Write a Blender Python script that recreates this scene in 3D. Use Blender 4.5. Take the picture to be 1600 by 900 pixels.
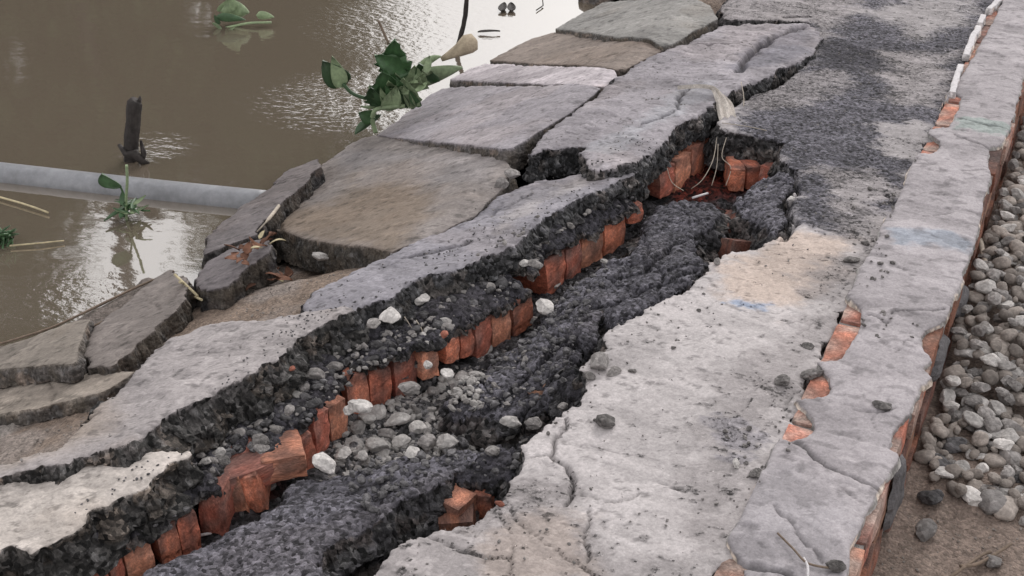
import bpy, math, random
import numpy as np
random.seed(7); RNG = np.random.RandomState(11)
S = bpy.context.scene
for o in list(bpy.data.objects): bpy.data.objects.remove(o)

# ------------------------------------------------------------------ camera, world, sun
F = 2000.0; HC = 1.6; PITCH = math.atan(1130/2000); YAW = math.radians(25.2825)
cd = bpy.data.cameras.new('camera'); cam = bpy.data.objects.new('camera', cd); S.collection.objects.link(cam)
cam.location = (0, 0, HC); cam.rotation_euler = (math.pi/2-PITCH, 0, YAW)
cd.sensor_width = 36; cd.lens = F/1600*36; cd.clip_start = .05; cd.clip_end = 500
S.camera = cam
SUN_EL = math.radians(34); SUN_AZ = math.radians(-4)      # azimuth clockwise from +Y
w = bpy.data.worlds.new('World'); S.world = w; w.use_nodes = True
nt = w.node_tree; nt.nodes.clear()
sky = nt.nodes.new('ShaderNodeTexSky'); sky.sky_type = 'NISHITA'; sky.sun_disc = False
sky.sun_elevation = SUN_EL; sky.sun_rotation = SUN_AZ; sky.dust_density = 4; sky.air_density = 1.2
hs = nt.nodes.new('ShaderNodeHueSaturation'); hs.inputs['Saturation'].default_value = .12
mx = nt.nodes.new('ShaderNodeMix'); mx.data_type = 'RGBA'; mx.inputs[0].default_value = .55
mx.inputs[7].default_value = (9.6, 9.3, 9.28, 1)            # the even white of the cloud layer
bg = nt.nodes.new('ShaderNodeBackground'); bg.inputs[1].default_value = .12
wo = nt.nodes.new('ShaderNodeOutputWorld')
nt.links.new(sky.outputs[0], hs.inputs['Color']); nt.links.new(hs.outputs[0], mx.inputs[6])
nt.links.new(mx.outputs[2], bg.inputs[0]); nt.links.new(bg.outputs[0], wo.inputs[0])
sd = bpy.data.lights.new('sun', 'SUN'); so = bpy.data.objects.new('sun', sd); S.collection.objects.link(so)
sd.energy = .6; sd.angle = math.radians(16); sd.color = (1, .95, .9)
from mathutils import Vector, Matrix, Euler
sdir = Vector((math.sin(SUN_AZ)*math.cos(SUN_EL), math.cos(SUN_AZ)*math.cos(SUN_EL), math.sin(SUN_EL)))
so.rotation_euler = sdir.to_track_quat('Z', 'Y').to_euler(); so.location = (2, 4, 6)
S.view_settings.view_transform = 'Standard'; S.view_settings.look = 'None'
S.view_settings.exposure = .43; S.view_settings.gamma = 1

# ------------------------------------------------------------------ reading the survey: pixel ray onto a real surface
cP, sP = math.cos(PITCH), math.sin(PITCH); cY, sY = math.cos(YAW), math.sin(YAW)
def zbank(x):
    x = np.asarray(x, float)
    t = -1.55-x
    return -0.4*np.where(t > 0, np.sqrt(t*t+.0036)-.06, 0)
def ray(px, py):
    a, b, c = (px-800)/F, 1.0, (450-py)/F
    X, Y, Z = a, cP*b+sP*c, -sP*b+cP*c
    return X*cY-Y*sY, X*sY+Y*cY, Z
def at(px, py, z=0.0):
    X, Y, Z = ray(px, py)
    if not callable(z):
        t = (z-HC)/Z; return (X*t, Y*t, z)
    lo, hi = .5, 12.0
    for _ in range(50):
        m = (lo+hi)/2
        if HC+Z*m > float(z(X*m, Y*m)): lo = m
        else: hi = m
    return (X*lo, Y*lo, HC+Z*lo)
def P(pts, z=0.0):
    r = []
    for p in pts:
        zz = p[2] if len(p) > 2 else z
        r.append(at(p[0], p[1], zz))
    return np.array(r)

# ------------------------------------------------------------------ numpy noise
def _h(i, j, k, s):
    n = (i.astype(np.int64)*73856093) ^ (j.astype(np.int64)*19349663) ^ (k.astype(np.int64)*83492791) ^ (s*2654435761 & 0x7fffffff)
    n = n & 0xffffffff
    n = (n ^ (n >> 15))*2246822519 & 0xffffffff
    n = (n ^ (n >> 13))*3266489917 & 0xffffffff
    n = n ^ (n >> 16)
    return n/4294967296.0
def vn(x, y, z=0.0, s=0):
    x, y, z = np.broadcast_arrays(np.asarray(x, float), y, z)
    i, j, k = np.floor(x), np.floor(y), np.floor(z); u, v, w_ = x-i, y-j, z-k
    u = u*u*(3-2*u); v = v*v*(3-2*v); w_ = w_*w_*(3-2*w_)
    r = 0
    for a in (0, 1):
        for b in (0, 1):
            for c in (0, 1):
                r = r+_h(i+a, j+b, k+c, s)*(u if a else 1-u)*(v if b else 1-v)*(w_ if c else 1-w_)
    return r*2-1
def fbm(x, y, z=0.0, o=4, s=0, g=.5):
    r, a, t = 0, 1.0, 0
    for q in range(o):
        r = r+a*vn(x, y, z, s+q*17); t += a; a *= g
        x, y, z = x*2.03+5.1, y*2.03-3.3, z*2.03+1.7
    return r/t*1.6
def worley(x, y, z=None, s=0):
    x = np.asarray(x, float); two = z is None
    if two: z = np.zeros_like(x)
    i, j, k = np.floor(x), np.floor(y), np.floor(z)
    f1 = np.full(x.shape, 9.); f2 = f1.copy(); cid = np.zeros_like(x)
    for a in (-1, 0, 1):
        for b in (-1, 0, 1):
            for c in ((0,) if two else (-1, 0, 1)):
                I, J, K = i+a, j+b, k+c
                px, py = I+_h(I, J, K, s+1), J+_h(I, J, K, s+2)
                pz = z if two else K+_h(I, J, K, s+3)
                d = np.sqrt((x-px)**2+(y-py)**2+(z-pz)**2)
                n1 = d < f1
                f2 = np.where(n1, f1, np.minimum(f2, d)); cid = np.where(n1, _h(I, J, K, s+4), cid); f1 = np.where(n1, d, f1)
    return f1, f2, cid
def seg_dist(x, y, pts, closed=False):
    n = len(pts); best = np.full(x.shape, 1e9)
    for q in range(n if closed else n-1):
        ax, ay = pts[q][:2]; bx, by = pts[(q+1) % n][:2]
        ex, ey = bx-ax, by-ay; L = ex*ex+ey*ey+1e-12
        t = np.clip(((x-ax)*ex+(y-ay)*ey)/L, 0, 1)
        best = np.minimum(best, (x-ax-t*ex)**2+(y-ay-t*ey)**2)
    return np.sqrt(best)
def sdf(x, y, pts):
    d = seg_dist(x, y, pts, True); ins = np.zeros(x.shape, bool); n = len(pts)
    for q in range(n):
        ax, ay = pts[q][:2]; bx, by = pts[(q+1) % n][:2]
        c = ((ay > y) != (by > y))
        with np.errstate(divide='ignore', invalid='ignore'):
            xi = (bx-ax)*(y-ay)/(by-ay+1e-15)+ax
        ins ^= c & (x < xi)
    return np.where(ins, -d, d)
def sm(a, b, x):
    t = np.clip((x-a)/(b-a), 0, 1); return t*t*(3-2*t)
def srgb(r, g, b):
    f = lambda c: ((c/255+.055)/1.055)**2.4 if c > 10 else c/255/12.92
    return np.array([f(r), f(g), f(b)])

# ------------------------------------------------------------------ objects
def link(o, parent=None):
    S.collection.objects.link(o)
    if parent: o.parent = parent
    return o
def tag(o, label=None, cat=None, group=None, kind=None):
    if label: o['label'] = label
    if cat: o['category'] = cat
    if group: o['group'] = group
    if kind: o['kind'] = kind
    return o
def mesh_np(name, V, faces_idx, sizes, mats, col=None, matidx=None, smooth=None):
    me = bpy.data.meshes.new(name)
    nv = len(V); nl = len(faces_idx); nf = len(sizes)
    me.vertices.add(nv); me.loops.add(nl); me.polygons.add(nf)
    me.vertices.foreach_set('co', np.asarray(V, np.float32).ravel())
    me.loops.foreach_set('vertex_index', np.asarray(faces_idx, np.int32))
    st = np.concatenate([[0], np.cumsum(sizes)[:-1]]).astype(np.int32)
    me.polygons.foreach_set('loop_start', st)
    if matidx is not None: me.polygons.foreach_set('material_index', np.asarray(matidx, np.int32))
    if smooth is None: smooth = np.ones(nf, bool)
    elif smooth is False: smooth = np.zeros(nf, bool)
    me.polygons.foreach_set('use_smooth', smooth)
    for m in mats: me.materials.append(m)
    if col is not None:
        a = me.color_attributes.new('Col', 'FLOAT_COLOR', 'POINT')
        c = np.ones((nv, 4), np.float32); c[:, :3] = np.clip(col, .004, .9)
        a.data.foreach_set('color', c.ravel())
    me.update(calc_edges=True); me.validate()
    return me

# ------------------------------------------------------------------ materials
def mat(name, color=None, attr=False, rough=.9, grain=.25, gscale=260, agg=.0, ascale=110, bump=.35, bdist=.002, big=.12, tint=None, spec=.3, metal=0, objrand=0, mid=.14):
    m = bpy.data.materials.new(name); m.use_nodes = True; N = m.node_tree.nodes; L = m.node_tree.links
    b = N['Principled BSDF']; b.inputs['Roughness'].default_value = rough
    b.inputs['Specular IOR Level'].default_value = spec; b.inputs['Metallic'].default_value = metal
    tc = N.new('ShaderNodeTexCoord')
    if attr:
        src = N.new('ShaderNodeVertexColor'); src.layer_name = 'Col'; cur = src.outputs[0]
    else:
        src = N.new('ShaderNodeRGB'); src.outputs[0].default_value = (*color, 1); cur = src.outputs[0]
    if objrand:
        oi = N.new('ShaderNodeObjectInfo'); mr = N.new('ShaderNodeMapRange')
        mr.inputs[3].default_value = 1-objrand; mr.inputs[4].default_value = 1+objrand
        L.new(oi.outputs['Random'], mr.inputs[0])
        v = N.new('ShaderNodeVectorMath'); v.operation = 'SCALE'; L.new(cur, v.inputs[0]); L.new(mr.outputs[0], v.inputs['Scale']); cur = v.outputs[0]
    def mul(cur, fac_out, amt):
        mr = N.new('ShaderNodeMapRange'); mr.inputs[1].default_value = .25; mr.inputs[2].default_value = .75
        mr.inputs[3].default_value = 1-amt; mr.inputs[4].default_value = 1+amt; mr.clamp = False
        L.new(fac_out, mr.inputs[0])
        v = N.new('ShaderNodeVectorMath'); v.operation = 'SCALE'; L.new(cur, v.inputs[0]); L.new(mr.outputs[0], v.inputs['Scale'])
        return v.outputs[0]
    n1 = N.new('ShaderNodeTexNoise'); n1.inputs['Scale'].default_value = gscale; n1.inputs['Detail'].default_value = 4; n1.inputs['Roughness'].default_value = .7
    L.new(tc.outputs['Object'], n1.inputs['Vector']); cur = mul(cur, n1.outputs[0], grain)
    n2 = N.new('ShaderNodeTexNoise'); n2.inputs['Scale'].default_value = 14; n2.inputs['Detail'].default_value = 6; n2.inputs['Roughness'].default_value = .65
    L.new(tc.outputs['Object'], n2.inputs['Vector']); cur = mul(cur, n2.outputs[0], big)
    vo = N.new('ShaderNodeTexVoronoi'); vo.inputs['Scale'].default_value = ascale; L.new(tc.outputs['Object'], vo.inputs['Vector'])
    if agg:
        sp = N.new('ShaderNodeSeparateColor'); L.new(vo.outputs['Color'], sp.inputs[0])
        cur = mul(cur, sp.outputs[0], agg)
    n3 = N.new('ShaderNodeTexNoise'); n3.inputs['Scale'].default_value = 62; n3.inputs['Detail'].default_value = 5; n3.inputs['Roughness'].default_value = .72
    L.new(tc.outputs['Object'], n3.inputs['Vector']); m3_ = N.new('ShaderNodeMapRange'); m3_.inputs[1].default_value = .38; m3_.inputs[2].default_value = .62; m3_.inputs[3].default_value = .25; m3_.inputs[4].default_value = .75
    L.new(n3.outputs[0], m3_.inputs[0]); cur = mul(cur, m3_.outputs[0], mid)
    L.new(cur, b.inputs['Base Color'])
    bp3 = N.new('ShaderNodeBump'); bp3.inputs['Strength'].default_value = min(1, bump*1.1); bp3.inputs['Distance'].default_value = bdist*2.2; L.new(n3.outputs[0], bp3.inputs['Height'])
    add = N.new('ShaderNodeMath'); add.operation = 'MULTIPLY_ADD'; add.inputs[1].default_value = -.9 if agg else -.15
    L.new(vo.outputs['Distance'], add.inputs[0]); L.new(n1.outputs[0], add.inputs[2])
    bp = N.new('ShaderNodeBump'); bp.inputs['Strength'].default_value = bump; bp.inputs['Distance'].default_value = bdist
    L.new(bp3.outputs[0], bp.inputs['Normal']); L.new(add.outputs[0], bp.inputs['Height']); L.new(bp.outputs[0], b.inputs['Normal'])
    return m
M_CONC = mat('cement_surface', attr=True, mid=.06, grain=.16, gscale=220, agg=.05, ascale=170, bump=.24, bdist=.0022, big=.10)
M_ASPH = mat('asphalt_surface', attr=True, mid=.32, grain=.3, gscale=300, agg=.38, ascale=120, bump=.8, bdist=.005, big=.14)
M_FACE = mat('broken_asphalt', attr=True, mid=.35, grain=.35, gscale=240, agg=.5, ascale=95, bump=.9, bdist=.007, big=.25, spec=.4, rough=.8)
M_SOIL = mat('soil', attr=True, grain=.28, gscale=180, agg=.15, ascale=130, bump=.8, bdist=.004, big=.18)
M_BRICK = mat('fired_brick', attr=True, mid=.22, grain=.22, gscale=150, agg=.1, ascale=200, bump=.5, bdist=.0025, big=.3, rough=.9, objrand=.16)
M_PALE = mat('pale_stone', color=(.44, .42, .405), mid=.12, grain=.2, gscale=160, agg=.08, ascale=90, bump=.5, bdist=.003, big=.3, objrand=.35)
M_GREY = mat('grey_stone', color=(.24, .225, .218), mid=.14, grain=.2, gscale=160, agg=.12, ascale=110, bump=.6, bdist=.003, big=.3, objrand=.35)
M_DARK = mat('dark_stone', color=(.085, .082, .085), grain=.3, gscale=160, agg=.25, ascale=110, bump=.6, bdist=.003, big=.3, objrand=.35)
M_ROCK = mat('field_rock', color=(.15, .14, .136), grain=.25, gscale=140, agg=.2, ascale=100, bump=.7, bdist=.004, mid=.2, big=.3, objrand=.3)
M_TAN = mat('river_pebble', color=(.27, .238, .215), mid=.14, grain=.2, gscale=120, bump=.4, bdist=.002, big=.35, objrand=.45)
M_BCHIP = mat('brick_chip', color=(.26, .10, .07), grain=.25, gscale=150, bump=.5, bdist=.003, big=.3, objrand=.3)
M_PVC = mat('grey_plastic', color=(.21, .215, .23), mid=.06, grain=.05, gscale=60, bump=.08, bdist=.001, big=.3, rough=.45, spec=.5)
M_WOOD = mat('wet_wood', color=(.035, .03, .028), grain=.4, gscale=60, bump=.6, bdist=.003, big=.3, rough=.7)
M_TWIG = mat('dry_twig', color=(.17, .13, .10), grain=.3, gscale=120, bump=.5, bdist=.001, big=.2)
M_ROOT = mat('pale_root', color=(.42, .37, .31), grain=.2, gscale=120, bump=.4, bdist=.001, big=.2)
M_CLOTH = mat('pale_fibre', color=(.50, .46, .42), grain=.3, gscale=200, bump=.6, bdist=.002, big=.25)
M_WHITE = mat('white_plaster', color=(.55, .53, .54), grain=.12, gscale=160, bump=.5, bdist=.002, big=.15)
M_LEAF = mat('green_leaf', color=(.045, .10, .04), grain=.2, gscale=40, bump=.2, bdist=.002, big=.3, rough=.45, spec=.5, objrand=.3)
M_LEAFP = mat('pale_leaf', color=(.20, .26, .15), grain=.25, gscale=40, bump=.2, bdist=.002, big=.3, rough=.55, objrand=.3)
M_DRY = mat('dry_leaf', color=(.15, .075, .05), grain=.3, gscale=60, bump=.4, bdist=.002, big=.3, objrand=.4)
M_STRAW = mat('straw', color=(.46, .40, .26), grain=.3, gscale=60, bump=.4, bdist=.002, big=.3)
M_CROWN = mat('tree_foliage', color=(.05, .075, .035), grain=.3, gscale=3, bump=0, big=.3)
M_BARK = mat('tree_bark', color=(.07, .055, .045), grain=.3, gscale=20, bump=.5, bdist=.01, big=.3)

def water_mat():
    m = bpy.data.materials.new('muddy_water'); m.use_nodes = True; N = m.node_tree.nodes; L = m.node_tree.links
    b = N['Principled BSDF']; b.inputs['Base Color'].default_value = (.145, .118, .090, 1)
    b.inputs['Roughness'].default_value = .04; b.inputs['IOR'].default_value = 4.0
    tc = N.new('ShaderNodeTexCoord'); mp = N.new('ShaderNodeMapping'); mp.inputs['Rotation'].default_value = (0, 0, -YAW)
    mp.inputs['Scale'].default_value = (1, 1.6, 1); L.new(tc.outputs['Object'], mp.inputs[0])
    a = N.new('ShaderNodeTexNoise'); a.inputs['Scale'].default_value = 20; a.inputs['Detail'].default_value = 3
    c = N.new('ShaderNodeTexNoise'); c.inputs['Scale'].default_value = 3.2; c.inputs['Detail'].default_value = 2
    L.new(mp.outputs[0], a.inputs[0]); L.new(mp.outputs[0], c.inputs[0])
    # ripples gather along the shore and fade out over open water
    cur = None
    for (cx, cy, rad, amp) in ((*at(520, 150, -.4)[:2], .60, 1.0), (*at(600, 40, -.4)[:2], .9, .7), (*at(250, 225, -.4)[:2], .22, .5), (*at(60, 470, -.4)[:2], .30, .35)):
        vd = N.new('ShaderNodeVectorMath'); vd.operation = 'DISTANCE'; vd.inputs[1].default_value = (cx, cy, -.4); L.new(tc.outputs['Object'], vd.inputs[0])
        mr = N.new('ShaderNodeMapRange'); mr.inputs[1].default_value = rad; mr.inputs[2].default_value = rad*.2; mr.inputs[3].default_value = .035; mr.inputs[4].default_value = amp
        mr.interpolation_type = 'SMOOTHSTEP'; L.new(vd.outputs['Value'], mr.inputs[0])
        if cur is None: cur = mr.outputs[0]
        else:
            m_ = N.new('ShaderNodeMath'); m_.operation = 'MAXIMUM'; L.new(cur, m_.inputs[0]); L.new(mr.outputs[0], m_.inputs[1]); cur = m_.outputs[0]
    mr = cur.node
    mu = N.new('ShaderNodeMath'); mu.operation = 'MULTIPLY'; L.new(a.outputs[0], mu.inputs[0]); L.new(mr.outputs[0], mu.inputs[1])
    b1 = N.new('ShaderNodeBump'); b1.inputs['Strength'].default_value = .6; b1.inputs['Distance'].default_value = .010; L.new(mu.outputs[0], b1.inputs['Height'])
    b2 = N.new('ShaderNodeBump'); b2.inputs['Strength'].default_value = .5; b2.inputs['Distance'].default_value = .003; L.new(c.outputs[0], b2.inputs['Height'])
    L.new(b1.outputs[0], b2.inputs['Normal']); L.new(b2.outputs[0], b.inputs['Normal'])
    return m
M_WATER = water_mat()

# ------------------------------------------------------------------ terrain & plates
SURF = []                       # (polygon, height function) of everything built, for resting things
def zones(x, y, base, zl, seed=0, wob=.03):
    c = np.tile(np.asarray(base, float), (len(x), 1))
    for q, (poly, rgb, soft, k) in enumerate(zl):
        pw = P(poly, 0.0) if len(poly[0]) <= 3 else np.array([p[:2] for p in poly])
        nx = fbm(x/.11, y/.07, 0, 6, seed+q*7, .68); d = sdf(x, y, pw)+nx*wob*1.4
        m = sm(soft, -soft, d)*k
        c = c*(1-m[:, None])+np.asarray(rgb)*m[:, None]
    return c
def base_z(x, y):
    x = np.asarray(x, float); y = np.asarray(y, float)
    slab = sm(2.55, 2.85, y)
    bank = zbank(x)-(.045+.085*slab)
    z = np.where(x < -1.6, bank, -.20)
    k = sm(-1.75, -1.55, x)
    z = bank*(1-k)+(-.20)*k
    z = z+(-.05)*sm(-.5, -.3, x)
    z = np.where((y < 3.3) & (x < -2.1), np.maximum(z, -.385+.06*sm(-2.45, -2.2, x)-.5*np.maximum(0, -2.60-.02*np.sin(y*9)-x)-.6*np.maximum(0, y-2.75)), z)
    z = np.maximum(z, -1.1)
    far = sm(-22, -26, x); z = z*(1-far)+(.3)*far
    return z
def surf(x, y):
    z = float(base_z(x, y)); p = np.array([x]); q = np.array([y])
    for poly, zf in SURF:
        if poly[:, 0].min() <= x <= poly[:, 0].max() and poly[:, 1].min() <= y <= poly[:, 1].max():
            if sdf(p, q, poly)[0] < 0: z = max(z, float(zf(p, q)[0]))
    return z
def fit(pw, quad=False):
    A = np.c_[np.ones(len(pw)), pw[:, 0], pw[:, 1]]
    c, *_ = np.linalg.lstsq(A, pw[:, 2], rcond=None)
    return lambda x, y: c[0]+c[1]*np.asarray(x)+c[2]*np.asarray(y)
def plate(name, pw, zf, thick=.1, sp=.005, rag=.012, lump=.006, agg=.0, drop=.008, colf=None, sidecol=(.04, .038, .04),
          batter=.02, chunk=.012, cracks=(), seed=0, mt=None, ms=None, parent=None, dome=0, register=True, cell=.022, sidedirt=None, m3=None, aggf=None, flake=0, pits=0, frac=0):
    x0, y0 = pw[:, :2].min(0)-.03; x1, y1 = pw[:, :2].max(0)+.03
    nx, ny = int((x1-x0)/sp)+2, int((y1-y0)/sp)+2
    X, Y = np.meshgrid(x0+np.arange(nx)*sp, y0+np.arange(ny)*sp, indexing='ij')
    wx = X+rag*fbm(X/.06, Y/.06, 0, 4, seed+3); wy = Y+rag*fbm(X/.06, Y/.06, 0, 4, seed+51)
    if rag > .005: wx = wx+.5*rag*fbm(X/.018, Y/.018, 0, 2, seed+13); wy = wy+.5*rag*fbm(X/.018, Y/.018, 0, 2, seed+14)
    D = sdf(wx.ravel(), wy.ravel(), pw).reshape(X.shape)
    gx, gy = np.gradient(D, sp); gl = np.sqrt(gx*gx+gy*gy)+1e-6; gx /= gl; gy /= gl
    ok = D < .5*sp
    cell_ok = ok[:-1, :-1] & ok[1:, :-1] & ok[1:, 1:] & ok[:-1, 1:]
    I, J = np.nonzero(cell_ok)
    idx = lambda a, b: a*ny+b
    Q = np.stack([idx(I, J), idx(I+1, J), idx(I+1, J+1), idx(I, J+1)], 1)
    used = np.unique(Q); remap = -np.ones(nx*ny, int); remap[used] = np.arange(len(used)); Q = remap[Q]
    x, y, d = X.ravel()[used], Y.ravel()[used], D.ravel()[used]; ox, oy = gx.ravel()[used], gy.ravel()[used]
    E = np.concatenate([Q[:, [0, 1]], Q[:, [1, 2]], Q[:, [2, 3]], Q[:, [3, 0]]]); n = len(used)
    key = E[:, 0].astype(np.int64)*n+E[:, 1]; rev = E[:, 1].astype(np.int64)*n+E[:, 0]
    B = E[~np.isin(key, rev)]; bv = np.unique(B)
    isb = np.zeros(n, bool); isb[bv] = True
    mv = isb & (d > -1.2*sp)
    x = np.where(mv, x-ox*d, x); y = np.where(mv, y-oy*d, y); d = np.where(mv, 0, np.minimum(d, 0))
    z = zf(x, y)+lump*fbm(x/.22, y/.22, 0, 3, seed+9)+lump*.5*fbm(x/.05, y/.05, 0, 3, seed+19)
    if agg:
        am = aggf(x, y) if aggf else 1.0
        f1, f2, ci = worley(x/.013, y/.013, None, seed+5)
        f3, f4, cj = worley(x/.034, y/.034, None, seed+6)
        z = z+am*(agg*(.6-f1)*(.4+ci)+agg*1.2*(.5-f3)*(cj > .55))
    if frac:        # angular broken plates, each a little higher or lower than the next
        qx = x+.010*fbm(x/.05, y/.05, 0, 3, seed+201); qy = y+.010*fbm(x/.05, y/.05, 0, 3, seed+202)
        for cs_, am_ in ((.125, 1.0), (.06, .35)):
            f1, f2, ci = worley(qx/cs_, qy/cs_, None, seed+203); t1 = _h(np.floor(ci*9973), np.floor(ci*7919), np.zeros_like(ci), 5)-.5
            z = z+frac*am_*(1.1*(ci-.5)+2.2*t1*(f1-.4))-frac*am_*1.3*np.exp(-((f2-f1)/.045)**2)
    if dome: z = z-dome*np.exp(d/.08)
    z = z-drop*np.exp(d/.012)*(.4+.9*np.abs(fbm(x/.03, y/.03, 0, 3, seed+29)))
    cm = np.zeros(n)
    for pts, cw, dep in cracks:
        cp = P(pts, 0.0) if len(pts[0]) == 2 else np.array(pts)
        wj = .010
        dd = seg_dist(x+wj*fbm(x/.045, y/.045, 0, 4, seed+77), y+wj*fbm(x/.045, y/.045, 0, 4, seed+88), cp)
        ww = cw*(.55+.6*np.abs(fbm(x/.06, y/.06, 0, 2, seed+99)))
        g = np.exp(-(dd/ww)**2); z = z-dep*g; cm = np.maximum(cm, g*min(1, dep/.012))
    col = colf(x, y) if colf else np.tile((.3, .3, .3), (n, 1))
    if flake:       # thin layers that have scaled off
        for q, (sc_, th_) in enumerate(((.22, .12), (.10, .25))):
            ff = fbm(x/sc_, y/(sc_*.6), 0, 5, seed+140+q*9)-th_; t_ = sm(-.012, .012, ff); z = z-flake*t_
            col = col*(1-.13*t_[:, None])
    if pits:
        f1, f2, ci = worley(x/.055, y/.055, None, seed+160); pt = sm(.22, .12, f1)*(ci > .62); z = z-pits*.35*pt*(ci > .85); hc = np.maximum(0, 1-np.abs(fbm(x/.4, y/.4, 0, 5, seed+170))/.012)*(fbm(x/.5, y/.5, 0, 2, seed+175) > .15); z = z-.003*hc; col = col*(1-.4*hc[:, None])
    col = col*(1-.55*cm[:, None])              # darker along the cracks, most where they are deep
    K = max(3, int(thick/(sp*1.25)))
    nb = len(bv); bmap = -np.ones(n, int); bmap[bv] = np.arange(nb)
    VX = [x]; VY = [y]; VZ = [z]; C = [col]
    sc = np.asarray(sidecol)
    for k in range(1, K+1):
        t = k/K; bx, by, bz = x[bv], y[bv], z[bv]-thick*t
        f1, f2, ci = worley(bx/cell, by/cell, bz/cell, seed+31)
        f3, f4, cj = worley(bx/(cell*.45), by/(cell*.45), bz/(cell*.45), seed+37)
        f5, f6, ck_ = worley(bx/(cell*2.6), by/(cell*2.6), bz/(cell*1.7), seed+33)
        off = chunk*1.5*(.55-f5)*(.4+ck_)+batter*t**.8+chunk*((.65-f1)*(.5+ci))+chunk*.5*(.5-f3)+chunk*1.1*fbm(bx/.07, by/.07, bz/.07, 3, seed+41)
        off = off*min(1, t*3.5)
        VX.append(bx+ox[bv]*off); VY.append(by+oy[bv]*off); VZ.append(bz+chunk*.4*vn(bx/.015, by/.015, bz/.015, seed))
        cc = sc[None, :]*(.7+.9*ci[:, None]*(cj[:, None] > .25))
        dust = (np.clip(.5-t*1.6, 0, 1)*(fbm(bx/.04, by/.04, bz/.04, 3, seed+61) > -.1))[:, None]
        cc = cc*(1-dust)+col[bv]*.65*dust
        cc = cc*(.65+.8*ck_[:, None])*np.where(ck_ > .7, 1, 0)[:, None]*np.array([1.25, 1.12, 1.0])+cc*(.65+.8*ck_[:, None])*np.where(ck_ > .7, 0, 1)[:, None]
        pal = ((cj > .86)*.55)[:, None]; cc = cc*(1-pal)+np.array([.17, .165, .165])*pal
        if sidedirt is not None:
            sdm = np.clip(sidedirt[1]+.8*fbm(bx/.06, by/.06, bz/.06, 3, seed+63), 0, 1)[:, None]; cc = cc*(1-sdm)+np.asarray(sidedirt[0])*sdm
        C.append(cc)
    V = np.stack([np.concatenate(VX), np.concatenate(VY), np.concatenate(VZ)], 1); C = np.concatenate(C)
    def ring(k, v): return v if k == 0 else n+(k-1)*nb+bmap[v]
    SQ = [np.stack([ring(k, B[:, 0]), ring(k+1, B[:, 0]), ring(k+1, B[:, 1]), ring(k, B[:, 1])], 1) for k in range(K)]
    SQ = np.concatenate(SQ)
    allq = np.concatenate([Q, SQ])
    mi = np.concatenate([np.zeros(len(Q), int), np.ones(len(SQ), int)])
    if m3 is not None:
        lum = col.mean(1)[Q[:, 0]]; mi[:len(Q)] = np.where(lum+.03*RNG.normal(size=len(Q)) < m3, 2, 0)
    me = mesh_np(name, V, allq.ravel(), np.full(len(allq), 4), [mt or M_ASPH, ms or M_FACE, M_ASPH], C, mi, np.concatenate([np.ones(len(Q), bool), np.zeros(len(SQ), bool)]))
    o = link(bpy.data.objects.new(name, me), parent)
    if register: SURF.append((pw, zf))
    return o

C_CEM = srgb(194, 188, 188)*.80; C_MID = srgb(160, 154, 154)*.80; C_ASP = srgb(112, 110, 118)*.72; C_DK = srgb(80, 78, 85)*.62
C_BEI = srgb(200, 183, 172)*.80; C_BRN = srgb(150, 133, 120)*.75; C_RED = srgb(120, 55, 48)*.7

# ---- ground: one sheet, fine where the photograph sees it, coarse to the horizon
def axis(a, b, st, lo, hi):
    c = list(np.arange(a, b, st)); s_, v = st, a
    L = []
    while v > lo: s_ *= 1.25; v -= s_; L.append(v)
    s_, v = st, c[-1]; R = []
    while v < hi: s_ *= 1.25; v += s_; R.append(v)
    return np.array(L[::-1]+c+R)
ax = axis(-3.0, .45, .0125, -150, 150); ay = axis(1.0, 6.6, .0135, -60, 200)
X, Y = np.meshgrid(ax, ay, indexing='ij'); x, y = X.ravel(), Y.ravel()
near = np.exp(-np.maximum(0, np.abs(x+1.3)-3)**2)
z = base_z(x, y)+.012*fbm(x/.3, y/.3, 0, 3, 5)+near*(.007*fbm(x/.05, y/.05, 0, 4, 8))
trench = sm(-1.72, -1.55, x)*sm(-.5, -.62, x)
z = z-.04*trench
col = np.tile(srgb(150, 134, 124)*.75, (len(x), 1))
bk = sm(-1.55, -1.75, x)[:, None]; col = col*(1-bk)+C_BRN*bk*1.0
pw = sm(-.2, .5, fbm(x/.15, y/.15, 0, 4, 71))[:, None]*bk; col = col*(1-.6*pw)+srgb(160, 152, 148)*.78*.6*pw
mud = sm(.05, -.05, sdf(x, y, P([(-80, 540), (150, 565), (215, 575), (120, 620), (0, 610), (-80, 640)], -.2))+.05*fbm(x/.1, y/.1, 0, 4, 73))[:, None]*(x > -3)[:, None]; col = col*(1-.75*mud)+srgb(165, 160, 156)*.8*.75*mud
wet = sm(-.33, -.42, z)[:, None]; col = col*(1-.55*wet)
nx_, ny_ = len(ax), len(ay); I, J = np.meshgrid(np.arange(nx_-1), np.arange(ny_-1), indexing='ij'); I, J = I.ravel(), J.ravel()
Q = np.stack([I*ny_+J, (I+1)*ny_+J, (I+1)*ny_+J+1, I*ny_+J+1], 1)
me = mesh_np('ground', np.stack([x, y, z], 1), Q.ravel(), np.full(len(Q), 4), [M_SOIL], col)
tag(link(bpy.data.objects.new('ground', me)), kind='structure', label='brown soil of the bank and the verge')

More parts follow.
